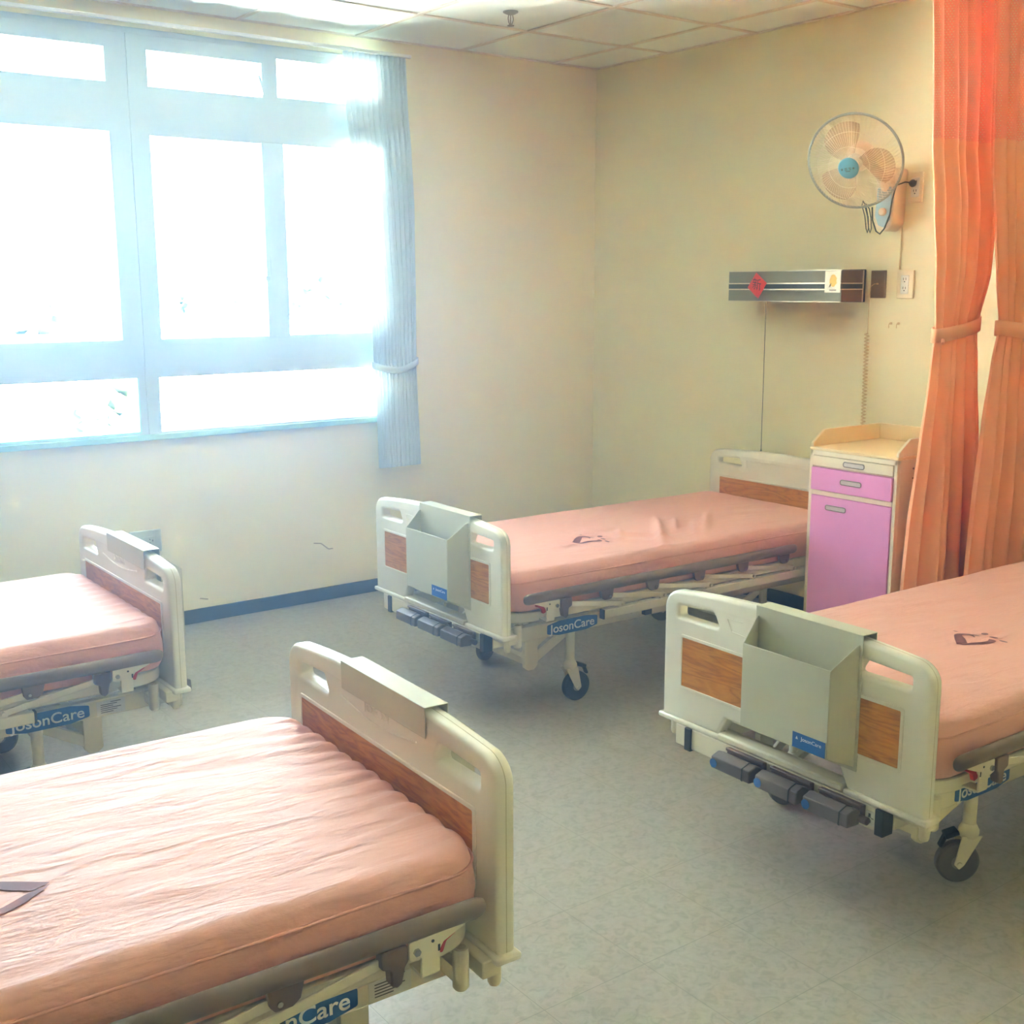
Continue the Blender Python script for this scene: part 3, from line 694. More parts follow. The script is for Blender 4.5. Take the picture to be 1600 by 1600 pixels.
        # guard rail
        us = [0.080, 0.083, 0.090, 0.102, 0.2, 0.4, 0.6, 0.8, 1.0, 1.2, 1.4, 1.478, 1.490, 1.497, 1.500]
        rr = [0.35, 0.65, 0.88, 1.0]+[1]*7+[1, 0.88, 0.65, 0.35]
        gr = MB().tube([(u, s*0.464, 0.489+Z) for u in us], [0.020*q for q in rr], 16, sy=0.62, sz=1.0).build('guard_rail', M_taupe, root, smooth=60)
        piv = [0.542, 0.755, 1.003, 1.250, 1.495]; clp = [0.262, 0.460, 0.690, 0.935, 1.180]
        for q, (a, b) in enumerate(zip(clp, piv)):
            ar = MB().bar((a+0.012, s*0.4585, 0.446+Z), (b, s*0.4585, 0.404+Z), 0.005, 0.019)
            ar.build('folding_arm', M_metal, gr, bevel=0.0015)
        for q, a in enumerate(clp[1:]+[1.425]):
            MB().prism(rounded([(a-0.034, 0.476+Z), (a-0.026, 0.444+Z), (a-0.012, 0.434+Z), (a+0.018, 0.434+Z), (a+0.026, 0.444+Z), (a+0.030, 0.476+Z)], 0.004, 3), s*0.456, s*0.470, 'y').build('rail_clip', M_clip, gr, bevel=0.002)
            MB().cyl((a+0.010, s*0.466, 0.446+Z), (a+0.010, s*0.473, 0.446+Z), 0.005, 10).build('bolt', M_chrome, gr)
        for b in piv:
            MB().prism(rounded([(b-0.014, 0.388+Z), (b+0.014, 0.388+Z), (b+0.013, 0.412+Z), (b-0.013, 0.412+Z)], 0.006, 3), s*0.446, s*0.452, 'y').cyl((b, s*0.452, 0.403+Z), (b, s*0.468, 0.403+Z), 0.0065, 12).build('pivot', M_metal, gr)
        # bracket, release handle, red tab
        br = MB().prism(rounded([(0.112, 0.474+Z), (0.236, 0.470+Z), (0.236, 0.438+Z), (0.218, 0.432+Z), (0.212, 0.438+Z), (0.212, 0.398+Z), (0.176, 0.398+Z), (0.176, 0.440+Z), (0.168, 0.452+Z), (0.148, 0.460+Z)], 0.003, 2), s*0.464, s*0.470, 'y')
        br.bx(0.176, 0.212, s*0.42, s*0.468, 0.396+Z, 0.402+Z)
        br.build('lock_bracket', M_metal, gr, bevel=0.001)
        MB().cyl((0.222, s*0.468, 0.450+Z), (0.222, s*0.475, 0.450+Z), 0.007, 6).build('bolt', M_chrome, gr)
        MB().cyl((0.190, s*0.4695, 0.460+Z), (0.190, s*0.4708, 0.460+Z), 0.003, 10).bx(0.176, 0.180, s*0.4695, s*0.4708, 0.438+Z, 0.450+Z).build('rivet', M_dark, gr)
        MB().prism(rounded([(0.128, 0.462+Z), (0.180, 0.456+Z), (0.182, 0.432+Z), (0.166, 0.426+Z), (0.158, 0.446+Z)], 0.004, 3), s*0.452, s*0.4625, 'y').build('red_release_tab', M_red, gr, bevel=0.001)
        MB().prism(rounded([(0.240, 0.472+Z), (0.290, 0.470+Z), (0.290, 0.440+Z), (0.274, 0.432+Z), (0.272, 0.404+Z), (0.262, 0.398+Z), (0.252, 0.404+Z), (0.246, 0.432+Z), (0.240, 0.440+Z)], 0.006, 3), s*0.450, s*0.474, 'y').build('release_handle', M_clip, gr, bevel=0.003)
    return root

def rz(d): return R(d)
BEDS = [
 (1, -2.1514, -1.6000, rz(-0.8247), 0.0, -1, 'hospital bed by the window wall, its head beside the pink bedside cabinet', (-6, 20, 200, 160)),
 (2, -2.1890, -3.3171, rz(-1.0698), -0.0194, -1, 'hospital bed in front of the orange curtains with blue dots on its cranks', (144, 160, 100, 20)),
 (3, -3.2280, -1.4171, rz(180+0.1744), -0.0051, 1, 'hospital bed below the large window with its mattress washed pale by daylight', (-37, 160, 30, 90)),
 (4, -3.2973, -3.2247, rz(180-2.1561), 0.0153, 1, 'nearest hospital bed, cut off by the lower left corner of the picture', (40, 60, 20, 90)),
]
EMB = {1: (0.560, 0.135, 0.0), 2: (0.662, 0.073, 0.0), 3: (0.68, 0.10, 0.0), 4: (0.728, 0.127, 0.08)}
ROOTS = {}
for (i, x, y, r_, dz, nr, lb, cs) in BEDS:
    ROOTS[i] = bed(i, x, y, r_, dz, nr, lb, cs, stickers=(i == 2), emblem=EMB[i])

# ------------------------------------------------------------------ chart holders hooked over the footboards
def chart_holder(i, y_far, y_near, label):
    (_, x, y, r_, Z, nr, *_r) = BEDS[i-1]
    root = empty('chart_holder', (x, y, 0), r_); tag(root, label, 'chart holder', 'chart holders on the footboards')
    # local Y: near side is nr*positive s
    a, b = sorted((nr*y_far, nr*y_near)); t = 0.042; th = 0.0022
    top = 0.7655
    g0 = -0.0035
    m_ = MB()
    m_.bx(g0-th, g0, a, b, 0.420+Z, top+Z+th)                       # back plate
    m_.bx(g0-th, t+0.0035+th, a, b, top+Z, top+Z+th)                  # over the top
    m_.bx(t+0.0035, t+0.0035+th, a, b, 0.705+Z, top+Z+th)             # inner hook
    m_.build('hook_plate', M_holder, root, bevel=0.0012)
    d = -0.082; fa, fb_ = a+0.030, b-0.030
    p = MB()
    p.bx(d-th, d, fa, fb_, 0.462+Z, 0.686+Z)                          # front
    for (e, f) in ((a+0.008, fa), (b-0.008, fb_)):
        e2 = e+(th if e < f else -th)
        P = [(g0-th, 0.430), (g0-th, 0.742), (g0-0.012, 0.740), (-0.036, 0.722), (d, 0.686), (d, 0.462)]
        def at(u): return e+(f-e)*((u-(g0-th))/(d-(g0-th)))
        vs = [Vector((u, at(u), z+Z)) for u, z in P]+[Vector((u, at(u)+(e2-e), z+Z)) for u, z in P]; n = len(P)
        p.add(vs, [tuple(range(n)), tuple(range(2*n-1, n-1, -1))]+[(k, (k+1) % n, n+(k+1) % n, n+k) for k in range(n)])
    p.add([(g0-th, a+0.008, 0.430+Z), (g0-th, b-0.008, 0.430+Z), (d, fb_, 0.462+Z), (d, fa, 0.462+Z), (g0-th, a+0.008, 0.433+Z), (g0-th, b-0.008, 0.433+Z), (d, fb_, 0.465+Z), (d, fa, 0.465+Z)],
          [(0, 1, 2, 3), (7, 6, 5, 4), (0, 4, 5, 1), (1, 5, 6, 2), (2, 6, 7, 3), (3, 7, 4, 0)])
    p.build('pocket', M_holder, root, bevel=0.0008)
    # blue maker sticker at the lower corner on the reader's right (local -Y when facing the foot end)
    s1, s0 = fa+0.004, fa+0.106
    st = MB().bx(d-th-0.0010, d-th, s1, s0, 0.463+Z, 0.503+Z).build('maker_sticker', M_blue, root, smooth=0)
    text_mesh('lettering', 'JosonCare', 0.014, M_white, st, lambda aa, bb, c: Vector((d-th-0.0012-c, (s0+s1)/2-0.008-aa, bb+0.490+Z)), depth=0.0002, width=0.064)
    MB().add([(d-th-0.0013, s0-0.010, 0.486+Z), (d-th-0.0013, s0-0.018, 0.486+Z), (d-th-0.0013, s0-0.014, 0.495+Z)], [(0, 1, 2)]).build('triangle_mark', M_white, st, smooth=0)
    return root
chart_holder(1, -0.090, 0.255, 'grey chart holder hooked on the footboard of the bed by the window wall')
chart_holder(2, -0.090, 0.253, 'grey chart holder on the footboard of the bed before the orange curtains')
chart_holder(3, -0.100, 0.253, 'chart holder hooked over the sunlit footboard of the bed under the window')
chart_holder(4, -0.149, 0.208, 'chart holder hooked over the footboard of the nearest bed, hanging on its far side')

# ------------------------------------------------------------------ bedside cabinet
cx0, cx1, cy0, cy1 = -0.620, -0.165, -2.530, -2.106     # front, back, right side, left side
cab = tag(empty('bedside_cabinet', ((cx0+cx1)/2, (cy0+cy1)/2, 0)), 'tall ivory bedside cabinet with pink drawer and pink door', 'cabinet')
cab_inv = Matrix.Translation((-(cx0+cx1)/2, -(cy0+cy1)/2, 0))
def cpart(mb, name, m, parent=cab, **k):
    mb.v = [tuple(cab_inv @ Vector(p)) for p in mb.v]; return mb.build(name, m, parent, **k)
b_ = MB()
b_.bx(cx0+0.018, cx1, cy0, cy0+0.018, 0.02, 0.906).bx(cx0+0.018, cx1, cy1-0.018, cy1, 0.02, 0.906).bx(cx1-0.012, cx1, cy0, cy1, 0.02, 0.906)
b_.bx(cx0, cx0+0.02, cy0, cy0+0.016, 0.02, 0.906).bx(cx0, cx0+0.02, cy1-0.016, cy1, 0.02, 0.906)
b_.bx(cx0, cx1, cy0+0.016, cy1-0.016, 0.02, 0.06).bx(cx0, cx0+0.02, cy0, cy1, 0.886, 0.906).bx(cx0, cx0+0.35, cy0+0.016, cy1-0.016, 0.722, 0.742).bx(cx0+0.004, cx0+0.35, cy0+0.016, cy1-0.016, 0.8375, 0.8415)
cpart(b_, 'carcass', M_cab, bevel=0.002)
ct = MB().bx(cx0-0.002, cx1, cy0-0.002, cy1+0.002, 0.906, 0.918)
cpart(ct, 'top', M_cabtop, bevel=0.003)
sp = MB().prism([(cx0+0.004, 0.918), (cx1, 0.918), (cx1, 0.985), (cx0+0.075, 0.985), (cx0+0.004, 0.935)], cy1-0.012, cy1, 'y')
cpart(sp, 'side_guard', M_cabtop, bevel=0.002)
sp = MB().prism([(cx0+0.004, 0.918), (cx1, 0.918), (cx1, 0.985), (cx0+0.075, 0.985), (cx0+0.004, 0.935)], cy0, cy0+0.012, 'y')
cpart(sp, 'side_guard', M_cab, bevel=0.002)
sp = MB().bx(cx1-0.012, cx1, cy0+0.012, cy1-0.012, 0.918, 0.985)
cpart(sp, 'back_guard', M_cabtop, bevel=0.002)
def front(z0, z1, m, name, hy, hz, proud=0.0):
    o = cpart(MB().bx(cx0-0.004-proud, cx0+0.016, cy0+0.018, cy1-0.018, z0, z1), name, m, bevel=0.0015)
    hw, hh = 0.052, 0.0115
    lo = rounded([(hy-hw, hz-hh), (hy+hw, hz-hh), (hy+hw, hz+hh), (hy-hw, hz+hh)], 0.011, 5)
    X = cx0-0.005-proud
    h = plate('handle', [lo, offset(lo, -0.004)], 0.004, 0.0012, M_chrome, o, lambda a, b, c: cab_inv @ Vector((X+c, a, b)))
    c_ = MB().prism(offset(lo, -0.004), X-0.0008, X+0.0012, 'x'); cpart(c_, 'handle_cup', M_hand, h, smooth=0)
    return o
front(0.8435, 0.884, M_cab, 'drawer', -2.329, 0.8635)
front(0.744, 0.836, M_pink, 'drawer', -2.323, 0.7905, 0.006)
front(0.062, 0.720, M_pink, 'door', -2.250, 0.6765)
for (yy, zz) in ((cy0-0.002, 0.868), (cy0-0.002, 0.83)): cpart(MB().cyl((cx0+0.10, cy0, zz), (cx0+0.10, cy0-0.003, zz), 0.004, 10), 'screw', M_lamps)
for (u_, v_) in ((cx0+0.05, cy0+0.05), (cx0+0.05, cy1-0.05), (cx1-0.05, cy0+0.05), (cx1-0.05, cy1-0.05)): cpart(MB().cyl((u_, v_, 0), (u_, v_, 0.022), 0.02, 14), 'foot', M_dark)

# ------------------------------------------------------------------ overbed lamp, switch plate, cords
lx = -0.187
lamp = tag(empty('overbed_lamp', (0, -1.5, 1.565)), 'long grey metal overbed wall lamp with dark centre stripe', 'lamp')
def lpart(mb, name, m, parent=lamp, **k):
    mb.v = [(p[0], p[1]+1.5, p[2]-1.565) for p in mb.v]; return mb.build(name, m, parent, **k)
ly0, ly1, lz0, lz1 = -1.884, -1.218, 1.499, 1.638
lpart(MB().bx(lx+0.003, -0.035, ly0, ly1, lz0, lz1), 'housing', M_lamps, bevel=0.002)
lpart(MB().bx(-0.035, -0.0005, ly0+0.012, ly1-0.012, lz0-0.002, lz1+0.004), 'wall_box', M_lampd, bevel=0.002)
lpart(MB().bx(lx, lx+0.0028, ly0, ly1, lz0, lz1), 'front_panel', M_lampf, smooth=0)
lpart(MB().bx(lx-0.0012, lx, ly0, ly1, 1.557, 1.578).bx(lx+0.004, -0.036, ly0-0.0012, ly0, 1.557, 1.578), 'centre_stripe', M_lampd, smooth=0)
tr = MB()
for (z0, z1) in ((1.551, 1.557), (1.578, 1.584), (1.497, 1.501), (1.636, 1.640)): tr.bx(lx-0.003, lx, ly0, ly1, z0, z1)
for (z0, z1) in ((1.552, 1.557), (1.578, 1.583)): tr.bx(lx+0.004, -0.036, ly0-0.0022, ly0, z0, z1)
tr.bx(-0.040, -0.033, ly0-0.002, ly0, lz0, lz1)
lpart(tr, 'trim_strip', M_alu, smooth=0)
pc = MB().cyl((-0.12, -1.397, 1.499), (-0.12, -1.400, 0.785), 0.0016, 6); lpart(pc, 'pull_cord', M_cord)
lpart(MB().lathe([(0.0008, 0.790), (0.002, 0.788), (0.006, 0.772), (0.006, 0.766), (0.001, 0.765)], 12, Matrix.Translation((-0.12, -1.400, 0))), 'cord_bead', M_cord)
# red new-year paper
nx = lx-0.0045
ny, nz, hs = -1.402, 1.571, 0.061
ang = R(-8)
def dia(aa, bb): return (ny+aa*math.cos(ang)-bb*math.sin(ang), nz+aa*math.sin(ang)+bb*math.cos(ang))
q = [dia(0, -hs), dia(-hs*0.98, 0.004), dia(0, hs), dia(hs*0.98, 0.0)]
ry = tag(MB().prism(q, nx-0.0008, nx, 'x').build('red_paper_charm', M_redpaper, smooth=0), 'small red diamond paper charm with a black character stuck on the lamp', 'paper charm')
text_mesh('character', '\u65b0', 0.058, M_blk, ry, lambda a, b, c: Vector((nx-0.0010-c, ny-a*math.cos(ang)+0.002, nz+b+a*math.sin(ang)+0.002)), depth=0.0001)
# white card
cdx = lx-0.0046
card = tag(MB().bx(cdx-0.0012, cdx, -1.883, -1.798, 1.540, 1.634).build('picture_card', M_card, smooth=0), 'small white card with a yellow blot pinned to the end of the lamp', 'card')
yb = MB()
yb.prism([(-1.843+0.019*math.cos(2*math.pi*k/16)*(1+0.15*math.sin(3*k)), 1.592+0.027*math.sin(2*math.pi*k/16)) for k in range(16)], cdx-0.0016, cdx-0.0012, 'x')
yb.build('yellow_blot', M_yel, card, smooth=0)
MB().prism([(-1.830, 1.566), (-1.834, 1.582), (-1.825, 1.574), (-1.822, 1.563)], cdx-0.0019, cdx-0.0016, 'x').bx(cdx-0.0016, cdx-0.0012, -1.861, -1.824, 1.549, 1.553).build('brown_mark', M_lamps, card, smooth=0)

sw = tag(MB().bx(-0.010, -0.0005, -1.982, -1.905, 1.516, 1.636).build('switch_plate', M_switch, bevel=0.002), 'square brown switch plate on the wall at the lamp\'s right end', 'switch plate')
MB().bx(-0.0106, -0.010, -1.976, -1.911, 1.522, 1.630).build('face', M_lamps, sw, smooth=0)
MB().cyl((-0.010, -1.945, 1.578), (-0.018, -1.945, 1.578), 0.004, 10).build('plug_pin', M_cordw, sw)
cc = MB().tube([(-0.018, -1.945, 1.578), (-0.025, -1.935, 1.577), (-0.026, -1.918, 1.565), (-0.026, -1.914, 1.52), (-0.026, -1.915, 1.36)], 0.0017, 6)
hel = []
for k in range(0, 30*12+1):
    t_ = k/360; hel.append((-0.030+0.0095*math.cos(2*math.pi*k/12), -1.915-0.006*t_+0.0095*math.sin(2*math.pi*k/12), 1.36-0.46*t_))
cc.tube(hel, 0.0028, 6)
tag(cc.build('call_cord', M_cordw), 'thin ivory coiled call cord hanging from the switch plate to the cabinet', 'cord')
def outlet(y0, y1, z0, z1, label, name='wall_outlet'):
    o = tag(MB().bx(-0.012, -0.0005, y0, y1, z0, z1).build(name, M_outlet, bevel=0.003), label, 'outlet', 'wall outlets')
    my, mz = (y0+y1)/2, (z0+z1)/2
    f = MB().bx(-0.0155, -0.012, my-0.02, my+0.02, mz-0.040, mz+0.040).build('socket_insert', M_socketw, o, bevel=0.0015)
    s = MB()
    for dz in (-0.019, 0.019):
        for dy in (-0.006, 0.006): s.bx(-0.0160, -0.0155, my+dy-0.0014, my+dy+0.0014, mz+dz, mz+dz+0.010)
        s.bx(-0.0160, -0.0155, my-0.003, my+0.003, mz+dz-0.009, mz+dz-0.004)
    s.build('slots', M_grout, f, smooth=0)
    return o
outlet(-2.126, -2.043, 1.514, 1.634, 'ivory wall outlet with two sockets right of the brown switch plate')
outlet(-2.142, -2.076, 1.919, 2.044, 'upper ivory wall outlet that the fan is plugged into')
o = tag(MB().bx(-2.77, -2.622, -0.011, -0.0005, 0.372, 0.478).build('wall_outlet', M_outp, bevel=0.004), 'pale wide outlet plate low on the window wall behind the sunlit footboard', 'outlet', 'wall outlets')
f = MB().bx(-2.735, -2.655, -0.014, -0.011, 0.405, 0.448).build('socket_insert', M_outp, o, bevel=0.0015)
MB().bx(-2.705, -2.700, -0.0145, -0.014, 0.42, 0.428).bx(-2.680, -2.676, -0.0145, -0.014, 0.416, 0.421).bx(-2.680, -2.676, -0.0145, -0.014, 0.432, 0.437).bx(-2.667, -2.663, -0.0145, -0.014, 0.424, 0.432).build('slots', M_grout, f, smooth=0)
for (yy, lb) in ((-2.018, 'tiny wall hook below the outlets, left one of a pair'), (-2.058, 'tiny wall hook below the outlets, right one of a pair')):
    hk = MB().cyl((0, yy, 1.406), (-0.006, yy, 1.406), 0.006, 10); hk.tube([(-0.006, yy, 1.406), (-0.016, yy, 1.404), (-0.018, yy, 1.394), (-0.016, yy, 1.386)], 0.002, 6)
    tag(hk.build('wall_hook', M_cordw), lb, 'hook', 'wall hooks')
tag(MB().bx(-0.008, -0.0005, -2.048, -2.036, 1.64, 1.82).build('cable_duct', M_wall, bevel=0.001), 'thin cream cable duct on the wall running down from the fan', 'duct')

# ------------------------------------------------------------------ wall fan
fan = tag(empty('wall_fan', (0, -1.99, 1.9)), 'white wall fan with round wire guard and blue hub', 'fan')
fo = Vector((0, -1.99, 1.9))
def fpart(mb, name, m, parent=fan, **k):
    mb.v = [tuple(Vector(p)-fo) for p in mb.v]; return mb.build(name, m, parent, **k)
fc = Vector((-0.315, -2.022, 2.078))                     # centre of the guard rim
view = (CAM-fc).normalized()
cright = CAMROT @ Vector((1, 0, 0)); cup = CAMROT @ Vector((0, 1, 0))
nrm = Vector((-0.80, 0.10, -0.29))
nrm = (view*math.cos(R(31))+(-0.70*cright-0.74*cup).normalized()*math.sin(R(31))).normalized()
ax1 = nrm.cross(Vector((0, 0, 1))).normalized(); ax2 = ax1.cross(nrm).normalized()
FM = Matrix((ax1, ax2, nrm)).transposed().to_4x4(); FM.translation = fc
RG = 0.197
rim = MB().tube([FM @ Vector((RG*math.cos(2*math.pi*k/64), RG*math.sin(2*math.pi*k/64), 0)) for k in range(64)], 0.0055, 8, closed=True, sy=1.0, sz=1.0)
fpart(rim, 'guard_rim', M_fring)
fg = MB()
for k in range(84):
    a = 2*math.pi*k/84; pts = []
    for r, h in ((0.040, 0.088), (0.07, 0.085), (0.11, 0.074), (0.152, 0.050), (0.182, 0.024), (RG, 0.0)):
        aa = a+0.35*(1-r/RG); pts.append(FM @ Vector((r*math.cos(aa), r*math.sin(aa), h)))
    fg.tube(pts, 0.0008, 4, caps=False)
for (r, h) in ((0.085, 0.081), (0.140, 0.058)):
    fg.tube([FM @ Vector((r*math.cos(2*math.pi*k/48), r*math.sin(2*math.pi*k/48), h)) for k in range(48)], 0.0011, 4, closed=True)
fpart(fg, 'front_guard', M_wire)
bgd = MB()
for k in range(44):
    a = 2*math.pi*k/44; bgd.tube([FM @ Vector((r*math.cos(a), r*math.sin(a), h)) for r, h in ((0.05, -0.065), (0.10, -0.062), (0.16, -0.042), (RG, 0.0))], 0.0009, 4, caps=False)
fpart(bgd, 'rear_guard', M_wire)
hub = MB().lathe([(0.0005, 0.098), (0.025, 0.097), (0.040, 0.093), (0.044, 0.087), (0.040, 0.082), (0.0005, 0.081)], 32, FM)
ho = fpart(hub, 'hub_badge', M_fanb)
star = MB()
def star_at(cx_, cy_, r_):
    pts = []
    for k in range(10):
        rr = r_ if k % 2 == 0 else r_*0.42; a = math.pi/2+math.pi*k/5; pts.append((cx_+rr*math.cos(a), cy_+rr*math.sin(a)))
    n = len(pts); star.add([FM @ Vector((p[0], p[1], 0.0985)) for p in pts]+[FM @ Vector((cx_, cy_, 0.0985))], [(k, (k+1) % n, n) for k in range(n)])
star_at(-0.024, 0.002, 0.007); star_at(0.024, -0.002, 0.007)
for (x0, x1, y0, y1) in ((-0.014, -0.003, 0.002, 0.005), (0.003, 0.013, 0.001, 0.004), (-0.014, -0.006, -0.004, -0.001), (0.002, 0.014, -0.005, -0.002), (-0.010, 0.010, -0.011, -0.008)):
    star.add([FM @ Vector((x, y, 0.0985)) for x, y in ((x0, y0), (x1, y0), (x1, y1), (x0, y1))], [(0, 1, 2, 3)])
fpart(star, 'badge_print', M_ink, ho, smooth=0)
for k in range(3):
    rows = []
    for i in range(9):
        r = 0.03+0.142*i/8; row = []
        for j in range(9):
            t_ = j/8-0.5; wd = R(78)*(0.55+0.45*math.sin(math.pi*min(1, i/8*0.62+0.25))); a = 2*math.pi*k/3+0.9+t_*wd+0.35*(r/0.17)
            rr = r*(1-0.10*(2*t_)**2*(i/8))
            row.append(FM @ Vector((rr*math.cos(a), rr*math.sin(a), 0.012-0.035*t_)))
        rows.append(row)
    fpart(MB().grid(rows), 'blade', M_blade, smooth=60)
fpart(MB().lathe([(0.0005, 0.045), (0.030, 0.043), (0.034, 0.02), (0.034, 0.0), (0.0005, 0.0)], 24, FM), 'spinner', M_fanw)
mo = MB().lathe([(0.0005, -0.02), (0.05, -0.02), (0.056, -0.04), (0.054, -0.10), (0.04, -0.13), (0.0005, -0.14)], 28, FM)
fpart(mo, 'motor_housing', M_fanw)
pv = FM @ Vector((0, 0, -0.10))
fpart(MB().tube([pv, Vector((-0.11, -2.02, 2.01)), Vector((-0.06, -2.005, 1.97))], [0.024, 0.022, 0.022], 14), 'neck', M_fanw)
bs = MB().prism(rounded([(-2.062, 2.065), (-1.965, 2.065), (-1.955, 1.86), (-1.975, 1.812), (-2.02, 1.798), (-2.055, 1.830)], [0.02, 0.02, 0.03, 0.02, 0.02, 0.03], 4), -0.085, -0.0005, 'x')
bso = fpart(bs, 'wall_bracket', M_fanw, bevel=0.006, seg=3)
pn = MB().prism(rounded([(-2.046, 1.985), (-1.974, 1.985), (-1.966, 1.868), (-1.985, 1.826), (-2.014, 1.816), (-2.042, 1.850)], 0.01, 4), -0.088, -0.0845, 'x')
fpart(pn, 'control_panel', M_fanp, bso, bevel=0.001)
fpart(MB().lathe([(0.017, 0.0), (0.017, 0.012), (0.013, 0.016), (0.0005, 0.016)], 20, Matrix.Translation((-0.088, -2.008, 1.882)) @ Matrix.Rotation(R(-90), 4, 'Y')), 'speed_knob', M_fanw, bso)
fpart(MB().prism([(-2.040, 1.978), (-1.978, 1.978), (-1.982, 1.935), (-2.036, 1.958)], -0.0892, -0.088, 'x'), 'panel_print', M_fring, bso, smooth=0)
# power cord: plug in the upper outlet, loop below, tied bundle
cord = MB().tube([(-0.030, -2.095, 2.000), (-0.042, -2.078, 2.004), (-0.075, -2.058, 1.99), (-0.092, -2.053, 1.93), (-0.092, -2.045, 1.87), (-0.088, -2.018, 1.812), (-0.086, -1.995, 1.790), (-0.086, -1.975, 1.802), (-0.088, -1.955, 1.850), (-0.088, -1.950, 1.905)], 0.0032, 7)
for (dy, h0, h1) in ((0, 1.815, 1.93), (0.014, 1.82, 1.90)):
    cord.tube([(-0.092, -1.935-dy, 1.860), (-0.094, -1.925-dy, 1.90), (-0.094, -1.905-dy, 1.935-dy), (-0.094, -1.900-dy, 1.915), (-0.094, -1.918-dy, 1.87), (-0.094, -1.928-dy, 1.815), (-0.094, -1.936-dy, 1.797), (-0.094, -1.941-dy, 1.815), (-0.094, -1.936-dy, 1.866)], 0.0022, 7)
fpart(cord, 'power_cord', M_cord)
fpart(MB().lathe([(0.0005, 0.0), (0.014, 0.0), (0.016, 0.008), (0.012, 0.018), (0.006, 0.026), (0.0005, 0.027)], 16, Matrix.Translation((-0.0165, -2.102, 1.998)) @ Matrix.Rotation(R(-90), 4, 'Y')), 'plug', M_cord)

# ------------------------------------------------------------------ curtains
def interp(rows, z):
    rows = sorted(rows, key=lambda r: -r[0])
    if z >= rows[0][0]: return rows[0][1:]
    for a, b in zip(rows, rows[1:]):
        if a[0] >= z >= b[0]:
            t = (a[0]-z)/(a[0]-b[0]); t = t*t*(3-2*t)*0.5+t*0.5
            return tuple(p+(q-p)*t for p, q in zip(a[1:], b[1:]))
    return rows[-1][1:]
def curtain(name, rows, y0, folds, seed, z0, z1, m, parent=None, nz=60, nx=170, sharp=0.6):
    """rows: (z, x left, x right, fold depth)"""
    rnd = random.Random(seed); ph = [rnd.uniform(0.6, 1.4) for _ in range(folds)]; tot = sum(ph); cum = [0]
    for p in ph: cum.append(cum[-1]+p/tot)
    amp = [rnd.uniform(0.55, 1.2) for _ in range(folds)]; off = [rnd.uniform(-0.5, 0.5) for _ in range(folds)]
    out = []
    for i in range(nz+1):
        z = z0+(z1-z0)*i/nz; xl, xr, d = interp(rows, z); row = []
        for j in range(nx+1):
            t = j/nx; k = min(folds-1, max(0, next((q for q in range(folds) if t <= cum[q+1]+1e-9), folds-1)))
            f = (t-cum[k])/(cum[k+1]-cum[k]); s = math.sin(2*math.pi*f+0.25*noise.noise(Vector((k*3.1, z*1.6, seed))))
            s = math.copysign(abs(s)**sharp, s)*amp[k]
            y = y0+d*s+d*off[k]*0.6
            x = xl+(xr-xl)*t+0.25*d*math.cos(2*math.pi*f)*math.sin(math.pi*t)
            row.append(Vector((x, y+0.006*noise.noise(Vector((x*6, z*2.5, seed))), z)))
        out.append(row)
    mb = MB(); mb.grid(out); me = mb.mesh(name)
    uvl = me.uv_layers.new(name='UVMap'); Lx = sum((out[0][j+1]-out[0][j]).length for j in range(nx))
    for lp in me.loops:
        vi = lp.vertex_index; i, j = divmod(vi, nx+1); uvl.data[lp.index].uv = (j/nx*Lx, out[i][j].z)
    return link(name, me, m, parent, smooth=75)
def tie(parent, pts, wd, m, name='tieback', lobes=1):
    """closed sash round the gathered cloth: list of (x, y, z)"""
    mb = MB(); n = len(pts); rows = [[Vector(p)+Vector((0, 0, h)) for p in pts]+[Vector(pts[0])+Vector((0, 0, h))] for h in (-wd/2, 0, wd/2)]
    mb.grid(rows); o = mb.build(name, m, parent, smooth=70); so = o.modifiers.new('solidify', 'SOLIDIFY'); so.thickness = 0.004; so.offset = 0
    return o
def band_pts(xl, xr, y0, ry, zl, zr, n=28):
    cx_, rx = (xl+xr)/2, (xr-xl)/2
    return [(cx_+rx*math.cos(2*math.pi*k/n), y0+ry*math.sin(2*math.pi*k/n), zl+(zr-zl)*((math.cos(2*math.pi*k/n)+1)/2)) for k in range(n)]
r1 = [(2.72, -0.725, -0.325, 0.020), (2.08, -0.664, -0.284, 0.022), (1.85, -0.628, -0.243, 0.026), (1.62, -0.592, -0.255, 0.026), (1.41, -0.572, -0.318, 0.020), (1.25, -0.588, -0.300, 0.024), (0.95, -0.622, -0.268, 0.034), (0.68, -0.650, -0.240, 0.042), (0.30, -0.672, -0.225, 0.048)]
c1 = curtain('privacy_curtain', r1, -2.630, 6, 3, 2.085, 0.30, M_orange, sharp=1.0); tag(c1, 'orange tied-back privacy curtain hanging beside the bedside cabinet', 'curtain', 'orange privacy curtains')
curtain('net_header', r1, -2.630, 6, 3, 2.722, 2.085, M_net, c1, nz=30, sharp=1.0)
curtain('hem_band', [(a, b-0.001, c+0.001, d) for a, b, c, d in r1], -2.6315, 6, 3, 2.090, 2.072, M_orange, c1, nz=2, sharp=1.0)
tie(c1, band_pts(-0.588, -0.306, -2.630, 0.045, 1.385, 1.430), 0.052, M_orange)
MB().tube([(-0.584, -2.665, 1.372), (-0.605, -2.68, 1.360)], 0.006, 6).build('tie_end', M_orange, c1)
r2 = [(2.72, -0.560, -0.08, 0.020), (2.08, -0.510, -0.07, 0.022), (1.72, -0.448, -0.06, 0.026), (1.60, -0.424, -0.06, 0.026), (1.42, -0.378, -0.09, 0.020), (1.28, -0.411, -0.07, 0.026), (1.06, -0.447, -0.05, 0.034), (0.78, -0.474, -0.03, 0.042), (0.30, -0.490, -0.03, 0.046)]
